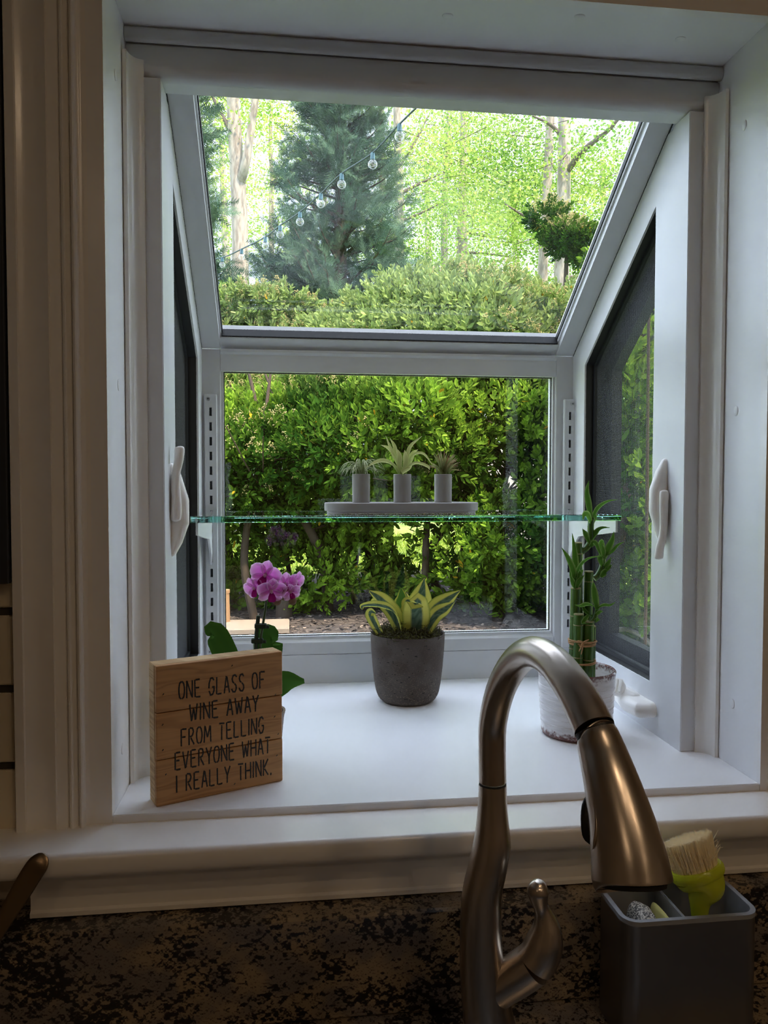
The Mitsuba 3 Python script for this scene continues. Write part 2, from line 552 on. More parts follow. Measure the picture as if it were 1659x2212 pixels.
part(w1, 'frame_post', box(XR, W, D1, D1 + .045, 0.0, .832, .0012), 'vinyl_white')
cove = [(0.0009, D1), (0.0009, D1 - .024), (0.0055, D1 - .024)] + [(0.0055 + .0155 * (1 - math.cos(t)), D1 - .003 - .020 * (1 - math.sin(t))) for t in np.linspace(0, math.pi / 2, 9)] + [(.021, D1)]
for s in (0, 1):
    c2 = [((W - a) if s else a, b) for a, b in cove]
    part(w1, 'cove_trim', prism(c2, 'z', 0.0, .850), 'paint_white', 35)
for x0, x1 in ((0.0, .0716), (.668, W)):
    part(w1, 'corner_post', box(x0 + (.018 if x0 == 0 else 0), x1 - (.018 if x1 == W else 0), D, D + .034, 0.0, KNEE, .0015), 'vinyl_white')


def slab(x0, x1, ya, yb, t0, t1):
    """A bar lying in the roof plane: from ya to yb, between t0 and t1 outward of the inner roof plane."""
    v = []
    for x in (x0, x1):
        for y in (ya, yb):
            for t in (t0, t1):
                v.append(np.array([x, y, roof(y)]) + nrm * t)
    return trimesh.convex.convex_hull(np.array(v))


for x0, x1 in ((.018, .0716), (.668, .722)):
    part(w1, 'roof_rail', slab(x0, x1, D1 + .02, D, 0.0, .034), 'vinyl_white')
for x0, x1 in ((.0716, .0745), (.6651, .668)):
    part(w1, 'glass_stop', slab(x0, x1, .145, D - .012, 0.010, .026), 'vinyl_white')
part(w1, 'roof_top_rail', slab(.0716, .668, D1 + .02, .160, 0.002, .034), 'vinyl_white')
part(w1, 'roof_bottom_rail', slab(.0716, .668, D - .018, D + .012, 0.004, .034), 'vinyl_white')
cr = [(D + .03, .5475), (D, .5475), (D, .576), (D - .005, .580), (D - .005, .5845), (D + .03, .5845)]
part(w1, 'cross_rail', prism(cr, 'x', .0716, .668), 'vinyl_white')
lr = [(D + .03, .0525), (D, .0525), (D, .0735), (D + .006, .0785), (D + .006, .0835), (D + .03, .0835)]
part(w1, 'lower_rail', prism(lr, 'x', .0716, .668), 'vinyl_white')
part(w1, 'lower_panel', box(.0716, .668, D + .001, D + .03, 0.0, .0517, .0006), 'vinyl_white')
for x0, x1 in ((.0716, .0755), (.6641, .668)):
    part(w1, 'glass_stop', box(x0, x1, D + .006, D + .03, .0835, .5475), 'vinyl_white')
for x0, x1 in ((.0745, .0762), (.6634, .6651)):
    part(w1, 'gasket', slab(x0, x1, .160, D - .018, .014, .0215), 'rubber_black')
part(w1, 'gasket', slab(.0745, .6651, D - .0205, D - .0182, .006, .0215), 'rubber_black')
for x0, x1 in ((.0756, .0766), (.6630, .6640)):
    part(w1, 'gasket', box(x0, x1, D + .012, D + .0175, .0836, .5474), 'rubber_black')
part(w1, 'gasket', box(.0756, .6640, D + .012, D + .0175, .5462, .5474), 'rubber_black')
part(w1, 'gasket', box(.0756, .6640, D + .012, D + .0175, .0836, .0846), 'rubber_black')
part(w1, 'pane', box(.070, .669, D + .018, D + .0181, .080, .550), 'pane_glass')
pv = np.array([np.array([x, y, roof(y)]) + nrm * .022 for x in (.066, .674) for y in (.15, D - .004)])
part(w1, 'pane', (pv, np.array([[0, 1, 3, 2]])), 'pane_glass')

YN, YF, ZB = 0.203, 0.462, 0.0706                    # opening of each side vent
ZT, ZK = .743, .561


def side_window(name, x, s, label, up):
    """One vented side: x = inner face, s = outward direction along x."""
    k = setting(name, label)

    def layer(poly, a, b):
        lo, hi = sorted((x + s * a, x + s * b))
        return prism(poly, 'x', lo, hi)

    outer = [(D1 + .002, 0.0), (D, 0.0), (D, KNEE), (D1 + .06, roof(D1 + .06)), (D1 + .002, roof(D1 + .06))]
    opening = [(YN, ZB), (YF, ZB), (YF, ZK), (YN, ZT)]
    P = Polygon(opening)
    part(k, 'side_frame', layer(Polygon(outer, [opening]), 0.0, 0.003), 'vinyl_white')
    part(k, 'outer_frame', layer(Polygon(outer, [P.buffer(.0125, join_style=2).exterior.coords]), 0.003, 0.020), 'vinyl_white')
    part(k, 'weatherstrip', layer(P.buffer(.012, join_style=2).difference(P.buffer(-.0006, join_style=2)), .0031, .016), 'rubber_black')
    part(k, 'screen_frame', layer(P.buffer(.012, join_style=2).difference(P.buffer(-.006, join_style=2)), .0162, .027), 'charcoal')
    S = P.buffer(-.002, join_style=2)
    part(k, 'vent_sash', layer(P.buffer(.014, join_style=2).difference(P.buffer(-.024, join_style=2)), .040, .058), 'charcoal')
    part(k, 'vent_jamb', layer(P.buffer(.016, join_style=2).difference(P.buffer(.003, join_style=2)), .027, .060), 'charcoal')
    part(k, 'pane', layer(P.buffer(-.020, join_style=2), .048, .0481), 'pane_glass')
    lo, hi = (x + s * .0205, x + s * .0208)
    r = 0.00016
    wires = []
    for z in np.arange(ZB, ZT, .0021):
        seg = LineString([(0, z), (1, z)]).intersection(S)
        if not seg.is_empty:
            (ya, _), (yb, _) = seg.coords[0], seg.coords[-1]
            wires.append(box(min(lo, hi), max(lo, hi), ya, yb, z - r, z + r))
    for y in np.arange(YN, YF, .0021):
        seg = LineString([(y, -1), (y, 2)]).intersection(S)
        if not seg.is_empty:
            (_, za), (_, zb) = seg.coords[0], seg.coords[-1]
            wires.append(box((lo + hi) / 2 - .00006, (lo + hi) / 2 + .00006, y - .00009, y + .00009, za, zb))
    part(k, 'insect_screen', cat(wires), 'screen_grey', kind='stuff', label='fine grey insect screen mesh')
    part(k, 'roof_seam', layer(LineString([(D1 + .045, roof(D1 + .045) - .0012), (D, KNEE - .0012)]).buffer(.0007, cap_style=2), -.0004, .001), 'slot_dark')
    # lock handle on the near stile
    yc = 0.165
    dxs = lambda d: x - s * d
    base = [(dxs(.000), yc, .383, .006), (dxs(.006), yc, .368, .008), (dxs(.013), yc, .345, .009), (dxs(.013), yc, .318, .009), (dxs(.005), yc, .288, .008), (dxs(.000), yc, .276, .006)]
    if up:
        base = [(a, b, .650 - c, r_) for a, b, c, r_ in base]
    hb = part(k, 'lock_handle', hull_spheres(base), 'handle_white', True, label='off white lock handle')
    lv = [(dxs(.007), yc - .0115, .342), (dxs(.008), yc - .013, .325), (dxs(.0075), yc - .012, .290), (dxs(.011), yc - .010, .268), (dxs(.012), yc - .009, .254)]
    if up:
        lv = [(a, b, .652 - c) for a, b, c in lv]
    part(hb, 'lever', sweep([lv[0] + np.array([0, 0, .004 * (-1 if up else 1)])] + lv + [lv[-1] + np.array([0, 0, -.003 * (-1 if up else 1)])], [.002, .0062, .0062, .0052, .0058, .0060, .002], 16, 34, flat=.7, ref=(0, 1, 0)), 'handle_white', 50)
    # folding crank operator on the sill of the vent
    cr_ = [(dxs(.002), .190, .034, .011), (dxs(.002), .300, .032, .011), (dxs(.013), .203, .031, .012), (dxs(.016), .235, .031, .013), (dxs(.007), .290, .031, .012)]
    op = part(k, 'crank_operator', hull_spheres(cr_), 'handle_white', True, label='white crank operator')
    hump = [(dxs(.010), .232, .038, .011), (dxs(.010), .275, .036, .011), (dxs(.019), .252, .043, .010)]
    part(op, 'hump', hull_spheres(hump), 'handle_white', True)
    kc = np.array([dxs(.029), .250, .052])
    ax = np.array([-s * .45, -.60, .60])
    KM = frames(ax[None], np.zeros(1), 1.0, kc[None])[0]
    m = lathe([(0, -.006), (.0125, -.006), (.0135, -.004), (.0135, .001), (.0125, .003), (0, .003)], (0, 0, 0), 28)
    m.apply_transform(KM)
    part(op, 'knob', m, 'handle_white', 30)
    for q in (-.007, 0, .007):
        rb = box(q - .0022, q + .0022, -.0105, .0105, .002, .0062, .0008)
        rb.apply_transform(KM)
        part(op, 'rib', rb, 'handle_white')
    return k


side_window('window_2', XL, -1, 'left side vent of the garden window with dark insect screen', True)
side_window('window_3', XR, 1, 'right side vent of the garden window with dark insect screen', False)

# slotted standards, brackets and the glass shelf
SHZ0, SHZ1 = .2980, .3073
for xc, side, lab in ((.0550, 'left', 'slotted white metal shelf standard on the left corner post'), (.6915, 'right', 'slotted white metal shelf standard on the right corner post behind the bamboo')):
    k = thing('shelf_standard', lab, 'shelf standard')
    strip = man(box(xc - .0105, xc + .0105, D - .011, D - .001, .0545, .5065, .0012))
    cuts = [box(xc - .0022, xc + .0022, D - .02, D - .006, z - .0145, z) for z in np.arange(.4836, .085, -.0251)]
    for c in cuts:
        strip = strip - man(c)
    part(k, 'channel', tri(strip), 'metal_white')
    part(k, 'slot_backing', box(xc - .004, xc + .004, D - .0065, D - .0058, .075, .490), 'slot_dark')
    for z in (.4980, .0640):
        sc_ = trimesh.creation.cylinder(.0036, .0025, sections=20)
        sc_.apply_transform(trimesh.transformations.rotation_matrix(math.pi / 2, [1, 0, 0]))
        sc_.apply_translation([xc - (.004 if side == 'left' else -.004), D - .0115, z])
        q = part(k, 'screw', sc_, 'screw_metal', 30)
        cx, cz = sc_.centroid[0], sc_.centroid[2]
        part(q, 'cross_slot', cat(box(cx - .0019, cx + .0019, D - .0131, D - .0120, cz - .0004, cz + .0004), box(cx - .0004, cx + .0004, D - .0131, D - .0120, cz - .0019, cz + .0019)), 'slot_dark')
    b = thing('shelf_bracket', f'white metal bracket under the {side} end of the glass shelf', 'shelf bracket')
    out = [(D - .008, .235), (D - .004, .290), (D - .004, SHZ0 - .0005), (.305, SHZ0 - .0005), (.305, SHZ0 + .006), (.302, SHZ0 + .006), (.302, .279), (.36, .272), (D - .06, .262), (D - .03, .236), (D - .014, .215)]
    part(b, 'arm', prism(out, 'x', xc - .0016, xc + .0016), 'metal_white')
k = thing('glass_shelf', 'clear greenish glass shelf across the garden window', 'shelf')
whole(k, box(.0485, .6895, .280, .500, SHZ0, SHZ1, .0008), 'shelf_glass', interior={'type': 'homogeneous', 'albedo': rgb(0.0, 0.0, 0.0), 'sigma_t': rgb(0.9, 0.10, 0.20), 'scale': 4.5})

# ------------------------------------------------------------------ counter, splash, cabinets, unseen ceiling lamps
k = thing('backsplash', 'speckled brown and black granite backsplash below the window stool', 'backsplash')
whole(k, box(RX0, RX1, -.065, .0115, -.198, -.0885, .003), 'granite')
slab_ = man(box(RX0, RX1, -.705, -.0, -.232, -.1985, .004)) - man(box(.03, .77, -.62, -.215, -.3, -.1))
k = thing('countertop', 'speckled brown granite countertop with a sink cutout', 'countertop')
whole(k, tri(slab_), 'granite')
k = thing('sink', 'stainless undermount sink basin in the countertop', 'sink')
whole(k, tri(man(box(.01, .79, -.64, -.195, -.44, -.2325, .01)) - man(box(.03, .77, -.62, -.215, -.425, -.1, .02))), 'steel_dark')
k = thing('base_cabinet', 'dark painted base cabinet under the countertop', 'cabinet')
part(k, 'body', cat(box(RX0 + .01, -.02, -.66, -.005, FLOOR + .09, -.2325), box(.82, RX1 - .01, -.66, -.005, FLOOR + .09, -.2325), box(-.02, .82, -.66, -.645, FLOOR + .09, -.2325), box(-.02, .82, -.64, -.005, FLOOR + .09, -.5)), 'cabinet_paint')
part(k, 'plinth', box(RX0 + .01, RX1 - .01, -.58, -.02, FLOOR, FLOOR + .09), 'cabinet_paint')
k = thing('wall_cabinet', 'dark wall cabinet at the left edge above the tiles', 'cabinet')
part(k, 'body', box(-.75, -.1275, -.33, -.0005, .2515, CEIL - .05, .002), 'cabinet_paint')
part(k, 'door', box(-.745, -.135, -.352, -.331, .262, CEIL - .06, .003), 'cabinet_paint')
part(k, 'shade_strip', box(-.1270, -.0955, -.016, -.0005, .2515, CEIL - .05, .001), 'charcoal', label='dark strip standing in for the shaded gap beside the casing')  # stands in for the shade in the gap between cabinet and casing
for x, y, lab in ((.62, -1.25, 'unseen round recessed ceiling lamp nearest to the sink'), (1.15, -1.55, 'unseen round recessed ceiling lamp right of the sink'), (-.5, -2.2, 'unseen round recessed ceiling lamp at left of the kitchen'), (1.6, -2.9, 'unseen round recessed ceiling lamp farthest from the window')):
    k = thing('unseen_ceiling_lamp', lab, 'lamp', 'unseen recessed ceiling lamps')  # lamps out of view, placed to put warm streaks on the faucet
    part(k, 'ring', lathe([(.035, -.004), (.065, -.004), (.065, .0), (.035, .0), (.035, -.004)], (x, y, CEIL - .0005), 32), 'metal_white')
    d = trimesh.creation.cylinder(.034, .002, sections=32)
    d.apply_translation([x, y, CEIL - .0025])
    part(k, 'lens', d, 'metal_white', emitter={'type': 'area', 'radiance': rgb(*(c * LAMP_POWER for c in LAMP))})

# ------------------------------------------------------------------ wooden sign
SO = np.array([0.0436, 0.0146, 0.0])                 # front left foot
SU = SIGN_DIR
SN = np.array([SU[1], -SU[0], 0.0])                  # out of the face, towards the room
SW, SH_ = 0.1490, 0.1560


def on_sign(m):
    """Moves a mesh from (u along the face, v up, w out of the face) onto the sign."""
    v = np.array(m.vertices)
    q = SO + v[:, :1] * SU + v[:, 1:2] * np.array([0, 0, 1.0]) + v[:, 2:3] * SN
    r = trimesh.Trimesh(q, m.faces, process=False)
    if r.volume < 0:
        r.invert()
    return r


sign = thing('wooden_sign', 'small square wooden plank sign with black hand lettering', 'sign')
part(sign, 'box_frame', on_sign(box(0, SW, 0, SH_ - .0004, -.0275, -.0062, .0008)), 'raw_wood')
hts = [0, .0515, .1035, SH_]
for i in range(3):
    part(sign, 'plank', on_sign(box(0.0004 * i, SW - .0005 * (i == 1), hts[i] + .0005, hts[i + 1] - .0005, -.006, 0.0, .0007)), 'sign_wood')

GLYPH = {                                            # strokes in a box of width 1 and height 1
    'O': [[(.5, 1), (.16, .9), (0, .62), (0, .38), (.14, .1), (.42, 0)], [(.58, 0), (.86, .1), (1, .38), (1, .62), (.86, .88), (.6, 1)]],
    'N': [[(0, 0), (0, 1)], [(.06, .95), (.9, .06)], [(1, .0), (1, 1)]],
    'E': [[(.05, 0), (.05, 1)], [(.2, 1), (.95, 1)], [(.2, .53), (.8, .53)], [(.2, 0), (1, .0)]],
    'G': [[(.95, .84), (.7, 1), (.35, .97), (.06, .7), (0, .4)], [(.05, .25), (.3, 0), (.7, .03), (.95, .25), (.95, .46), (.6, .46)]],
    'L': [[(.05, 1), (.05, .0)], [(.2, 0), (.95, .02)]],
    'A': [[(0, 0), (.46, 1)], [(.56, .95), (1, 0)], [(.3, .36), (.75, .36)]],
    'S': [[(.92, .86), (.7, 1), (.3, .98), (.08, .78), (.2, .6), (.46, .53)], [(.56, .49), (.85, .36), (.9, .16), (.65, .0), (.25, .02), (.02, .2)]],
    'F': [[(.05, 0), (.05, 1)], [(.2, 1), (1, .98)], [(.2, .53), (.8, .53)]],
    'W': [[(0, 1), (.24, 0)], [(.27, .06), (.5, .74)], [(.53, .68), (.74, .04)], [(.78, .06), (1, 1)]],
    'I': [[(.5, 0), (.5, 1)]],
    'Y': [[(0, 1), (.46, .5)], [(1, 1), (.5, .44), (.5, 0)]],
    'R': [[(.05, 0), (.05, .97)], [(.18, 1), (.7, .97), (.88, .76), (.66, .54), (.25, .48)], [(.4, .42), (.98, 0)]],
    'M': [[(0, 0), (.1, 1)], [(.15, .94), (.5, .3)], [(.53, .3), (.88, .97)], [(.92, .94), (1, 0)]],
    'T': [[(0, 1), (1, .98)], [(.5, .88), (.5, 0)]],
    'V': [[(0, 1), (.46, 0)], [(.54, .04), (1, 1)]],
    'H': [[(.03, 0), (.03, 1)], [(1, 0), (1, 1)], [(.16, .5), (.88, .5)]],
    'K': [[(.05, 0), (.05, 1)], [(.95, 1), (.2, .5)], [(.26, .42), (1, 0)]],
    '.': [[(.3, .0), (.34, .03)]],
}
WIDE = {'I': .22, '.': .3, 'M': 1.25, 'W': 1.25, ' ': .72}


def lettering(text, u0, u1, v0, h, rise):
    unit, gap, pen, shapes = .40 * h, .17 * h, 0.0, []
    for ch in text:
        w = WIDE.get(ch, 1.0) * unit
        for st in GLYPH.get(ch, ()):
            p = [(pen + a * w + .0002 * math.sin(9 * pen * 100 + b * 3), b * h) for a, b in st]
            shapes.append(LineString(p).buffer(.0475 * h if ch != '.' else .06 * h, cap_style=2 if ch != '.' else 1, join_style=1, quad_segs=3))
        pen += w + gap
    s = (u1 - u0) / (pen - gap)
    ms = []
    for g in shapes:
        m = trimesh.creation.extrude_polygon(g, .0003, engine='earcut')
        v = np.array(m.vertices)
        v[:, 0] = u0 + v[:, 0] * s
        v[:, 1] += v0 + rise * (v[:, 0] - u0)
        v[:, 2] += .00005
        ms.append(on_sign(trimesh.Trimesh(v, m.faces, process=False)))
    return cat(ms)


for text, u0, u1, v0, h in (('ONE GLASS OF', .0255, .1265, .1160, .0195), ('WINE AWAY', .0375, .1185, .0895, .0190), ('FROM TELLING', .0275, .1250, .0630, .0190),
                            ('EVERYONE WHAT', .0205, .1330, .0378, .0190), ('I REALLY THINK.', .0215, .1350, .0122, .0190)):
    part(sign, 'lettering', lettering(text, u0, u1, v0, h, -.010), 'ink_black')
for u, v in ((.0085, .124), (.0075, .0905), (.0075, .0625), (.0105, .035), (.087, .146), (.140, .105), (.139, .079), (.1435, .0575), (.1415, .032), (.089, .0085)):
    n_ = box(-.0004, .0004, -.0011, .0011, 0, .0003)
    n_.apply_transform(trimesh.transformations.rotation_matrix(-.7, [0, 0, 1]))
    n_.apply_translation([u, v, 0])
    part(sign, 'nail', on_sign(n_), 'slot_dark')

# ------------------------------------------------------------------ orchid behind the sign
GREEN_D, GREEN_L = np.array([.030, .095, .018]), np.array([.10, .22, .03])
orch = thing('potted_orchid', 'small potted orchid with pink purple flowers behind the wooden sign', 'orchid')
OY = .135
part(orch, 'pot', lathe([(0, 0), (.028, 0), (.034, .06), (.036, .068), (.033, .068), (.031, .06), (0, .058)], (.147, OY, 0), 36), 'pot_brown', 30)
part(orch, 'potting_bark', ball((.147, OY, .058), (.031, .031, .010), 2), 'moss', True)


def green_leaf(u, t):
    return GREEN_D + (GREEN_L - GREEN_D) * (.35 * abs(u) + .25 * (abs(u) < .08))


base = np.array([.147, OY, .066])
for pts, wd in (([base + (-.004, 0, 0), base + (-.030, -.004, .055), at(462, 1368, .125), at(446, 1372, .120)], [.012, .030, .030, .004]),
                ([base + (.004, 0, 0), base + (.012, .012, .06), at(580, 1378, .15), at(601, 1375, .15)], [.012, .034, .036, .012]),
                ([base, base + (.03, .02, .03), base + (.06, .03, .03)], [.01, .03, .006]),
                ([base, base + (-.03, .03, .04), base + (-.06, .05, .05)], [.01, .03, .006])):
    m, c = blade(pts, wd, (0.25, -.8, .6), .25, 2, green_leaf, 14)
    part(orch, 'leaf', m, 'leaf_house', True, color=c)
part(orch, 'stake', sweep([base, at(553, 1395, OY), at(558, 1330, OY)], .0026, 10, 10), 'stake_green', 50)
st = part(orch, 'flower_stem', sweep([base + (.003, 0, 0), at(562, 1400, OY), at(568, 1350, OY), at(573, 1318, OY), at(577, 1290, OY), at(590, 1270, OY), at(612, 1272, OY), at(628, 1284, OY)], [.0018, .0017, .0016, .0015, .0014, .0013, .0011, .0009], 8, 40), 'orchid_stem', 50)
for px, py in ((563, 1352), (556, 1384)):
    c = at(px, py, OY)
    part(orch, 'clip', cat(box(c[0] - .0075, c[0] + .0075, OY - .004, OY + .004, c[2] - .0030, c[2] + .0030, .001), box(c[0] + .004, c[0] + .011, OY - .003, OY - .001, c[2] - .003, c[2] + .001, .0006)), 'stake_green')


def petal_mesh(L, Wd, cup, shape=0.0):
    """A petal in its own frame: base at the origin, running along +y, face towards +z."""
    n, k = 8, 7
    v, uvs = [], []
    for i in range(n):
        t = i / (n - 1)
        w = Wd * (math.sin(math.pi * min(1, t * .93 + .07)) ** (.62)) * (.85 + .3 * t - shape * t)
        for j in range(k):
            u = j / (k - 1) * 2 - 1
            v.append([u * w / 2, t * L, cup * (u * u * w * .8 + 0) + cup * .6 * L * t * t])
            uvs.append((u, t))
    f = []
    for i in range(n - 1):
        for j in range(k - 1):
            a = i * k + j
            f += [[a, a + 1, a + k + 1], [a, a + k + 1, a + k]]
    return np.array(v), np.array(f), np.array(uvs)


def petal_color(uvs, pale, veins=1.0):
    u, t = uvs[:, 0], uvs[:, 1]
    a, b = np.array([.74, .14, .66]), np.array([.86, .48, .82])
    edge = np.clip(np.maximum(np.abs(u) ** 3, t ** 5), 0, 1)[:, None]
    col = a * (1 - pale) + b * pale
    col = col * (1 - edge) + np.array([.92, .68, .90]) * edge
    vein = (np.abs(np.sin(u * 8 + t * 1.5)) < .25)[:, None] * (t[:, None] > .1) * (t[:, None] < .85) * veins
    return np.clip(col * (1 - .35 * vein), 0, 1)


def flower(px, py, y, size, yaw, pitch, roll, pale, open_=1.0):
    """Three sepals, two broad petals, a dark lip and a column, turned towards the viewer."""
    c = at(px, py, y)
    R = trimesh.transformations.euler_matrix(pitch, roll, yaw, 'rxyz')
    B = np.eye(4)
    B[:3, 0], B[:3, 1], B[:3, 2] = (1, 0, 0), (0, 0, 1), (0, -1, 0)       # +z of the flower looks at the room
    M0 = trimesh.transformations.translation_matrix(c) @ R @ B
    fl = None
    key = free(f'{orch}__flower')
    vs, fs, cs, off = [], [], [], 0
    for a, L, wd, pl in ((0, .52, .40, .15), (125, .50, .36, .1), (-125, .50, .36, .1)):
        v, f, uvs = petal_mesh(L * size, wd * size, .30 * (2 - open_))
        v = v @ trimesh.transformations.rotation_matrix(math.radians(a), [0, 0, 1])[:3, :3].T + [0, 0, -.02 * size]
        vs.append(v); fs.append(f + off); cs.append(petal_color(uvs, pale + pl)); off += len(v)
    v = np.vstack(vs) @ M0[:3, :3].T + M0[:3, 3]
    scene[key] = mikit.ply(trimesh.Trimesh(v, np.vstack(fs), process=False), 'petal', True, color=np.vstack(cs))
    for a in (68, -68):
        v, f, uvs = petal_mesh(.55 * size, .58 * size, .22 * (2 - open_), .1)
        v = v @ trimesh.transformations.rotation_matrix(math.radians(a), [0, 0, 1])[:3, :3].T
        v = v @ M0[:3, :3].T + M0[:3, 3]
        part(key, 'petal', trimesh.Trimesh(v, f, process=False), 'petal', True, color=petal_color(uvs, pale))
    v, f, uvs = petal_mesh(.32 * size, .28 * size, .9)
    v = v @ trimesh.transformations.rotation_matrix(math.radians(180), [0, 0, 1])[:3, :3].T + [0, 0, .04 * size]
    v = v @ M0[:3, :3].T + M0[:3, 3]
    part(key, 'lip', trimesh.Trimesh(v, f, process=False), 'petal', True, color=np.tile([.33, .015, .17], (len(v), 1)), label='dark magenta lip')
    m = ball((0, .02 * size, .09 * size), (.055 * size, .07 * size, .09 * size), 2)
    m.apply_transform(M0)
    part(key, 'column', m, 'petal', True, color=np.tile([.78, .55, .70], (len(m.vertices), 1)))


flower(574, 1243, OY - .006, .0400, -.25, .15, .25, .05)
flower(585, 1276, OY - .014, .0370, .25, .35, .15, .25)
flower(552, 1270, OY - .003, .0310, -.6, .05, -.5, .2)
flower(615, 1262, OY - .004, .0300, .2, -.1, .1, .3, .6)
flower(636, 1256, OY + .003, .0290, .8, .05, .35, .2)
flower(627, 1278, OY - .006, .0250, .3, .4, -.2, .6, .3)
for px, py, r in ((598, 1298, .0055), (632, 1298, .0050), (612, 1290, .0038)):
    m = ball(at(px, py, OY - .004), (r, r * .9, r * 1.1), 2)
    part(orch, 'bud', m, 'petal', True, color=np.tile([.42, .30, .22], (len(m.vertices), 1)) * (1 - .3 * np.abs(np.array(m.vertices)[:, :1] - px) % .3))

# ------------------------------------------------------------------ snake plant in a rough dark pot
PC = np.array([.379, .3985, 0.0])
pr = [(0, 0), (.036, 0), (.043, .0025), (.0485, .009), (.0525, .021), (.0565, .05), (.0595, .085), (.0605, .1095), (.0592, .1112), (.0572, .1105), (.0562, .085), (.052, .03), (0, .028)]
sp = spline([(a, 0, b) for a, b in pr[:9]], 60)[:, [0, 2]]
snake = thing('potted_snake_plant', 'small snake plant with yellow edged leaves in a rough dark brown pot', 'potted plant')
pm = lathe([*map(tuple, sp)] + pr[9:], PC, 96)
pvv = np.array(pm.vertices)
rad = pvv[:, :2] - PC[:2]
rr = np.linalg.norm(rad, axis=1, keepdims=True)
ns = meshkit.noise(pvv * 420, 2) * .5 + meshkit.noise(pvv * 160, 4) * .5
pit = np.clip(ns - .68, 0, 1) * (rr[:, 0] > .03) * (pvv[:, 2] > .004)
pvv[:, :2] -= rad / np.maximum(rr, 1e-6) * pit[:, None] * .006
part(snake, 'pot', trimesh.Trimesh(pvv, pm.faces, process=False), 'pot_concrete', True)
mo = ball(PC + (0, 0, .105), (.0553, .0553, .0135), 4)
mv = np.array(mo.vertices)
mv[:, 2] += (meshkit.noise(mv * 190, 6) - .5) * .012 + (meshkit.noise(mv * 480, 8) - .5) * .006
part(snake, 'moss_bed', trimesh.Trimesh(mv, mo.faces, process=False), 'moss')
curls = []
for i in range(620):
    a, r_ = rng.uniform(0, 2 * math.pi), .053 * math.sqrt(rng.uniform())
    c = PC + (r_ * math.cos(a), r_ * math.sin(a), .113 + .005 * rng.uniform() - .006 * (r_ / .053) ** 2)
    e = rng.normal(size=3) * .0065
    e[2] = abs(e[2]) * .7
    q = rng.normal(size=3) * .004
    curls.append(sweep([c, c + e + q, c + 1.5 * e - .5 * q], [.0006, .0005, .0002], 4, 6, cap=False))
part(snake, 'moss', cat(curls), 'moss', kind='stuff')


def snake_color(u, t):
    dark, mid, yel, edge = np.array([.050, .095, .058]), np.array([.19, .25, .17]), np.array([.62, .59, .13]), np.array([.30, .36, .06])
    k_ = .5 + .5 * math.sin(t * 38 + 4 * math.sin(u * 6) + u * 3)
    if abs(u) < .48:
        return dark * (1 - .6 * k_) + mid * .6 * k_
    return yel if abs(u) < .95 else edge


def snake_leaf(points, wd, normal, fold, colf=snake_color):
    m, c = blade(points, [w_ * 1.12 for w_ in wd], normal, fold, 6, colf, 22)
    part(snake, 'leaf', m, 'leaf_house', True, color=c)


py_ = PC[1]
b0 = lambda dx, dy, z=.103: PC + (dx, dy, z)
snake_leaf([b0(-.006, -.006), at(850, 1330, py_ - .016), at(822, 1297, py_ - .026), at(797, 1276, py_ - .030)], [.020, .031, .026, .002], (.15, -.75, .65), .22)
snake_leaf([b0(-.010, -.018), at(852, 1325, py_ - .034), at(820, 1309, py_ - .044), at(785, 1309, py_ - .052), at(782, 1317, py_ - .056)], [.018, .025, .022, .010, .002], (.1, -.35, .93), .25)
snake_leaf([b0(-.012, .012), at(840, 1318, py_ + .010), at(815, 1300, py_ + .010), at(798, 1305, py_ + .006)], [.016, .022, .018, .002], (.1, -.5, .85), .2)
snake_leaf([b0(-.043, -.010, .106), at(803, 1333, py_ - .012), at(802, 1322, py_ - .014), at(812, 1325, py_ - .020)], [.010, .016, .012, .002], (-.5, -.8, .3), .3)
snake_leaf([b0(-.006, .003), at(866, 1312, py_), at(868, 1290, py_), at(866, 1270, py_)], [.018, .021, .015, .0015], (-.15, -1, .12), -.25, lambda u, t: np.array([.085, .19, .035]) if abs(u) < .8 else np.array([.5, .5, .09]))
snake_leaf([b0(.000, .010), at(878, 1300, py_ + .008), at(876, 1278, py_ + .010)], [.012, .014, .001], (.2, -1, .1), -.25)
snake_leaf([b0(.013, .016), at(906, 1310, py_ + .018), at(911, 1284, py_ + .018), at(917, 1249, py_ + .018)], [.028, .037, .029, .0012], (-.08, -1, .12), -.22)
snake_leaf([b0(.012, -.014, .100), at(901, 1334, py_ - .036), at(900, 1312, py_ - .045), at(901, 1300, py_ - .052), at(902, 1303, py_ - .066)], [.036, .041, .036, .027, .002], (0, -.95, .3), -.28)
snake_leaf([b0(.004, .0), at(884, 1316, py_ - .010), at(880, 1300, py_ - .012), at(889, 1297, py_ - .02)], [.018, .024, .016, .002], (.1, -1, .3), -.3)
snake_leaf([b0(.018, -.002), at(936, 1322, py_ - .008), at(962, 1300, py_ - .010), at(995, 1275, py_ - .012)], [.018, .028, .026, .0015], (-.45, -.75, .5), .2)
snake_leaf([b0(.020, -.016), at(940, 1332, py_ - .026), at(962, 1316, py_ - .030), at(982, 1300, py_ - .034)], [.016, .022, .019, .0015], (-.25, -.8, .55), .25)

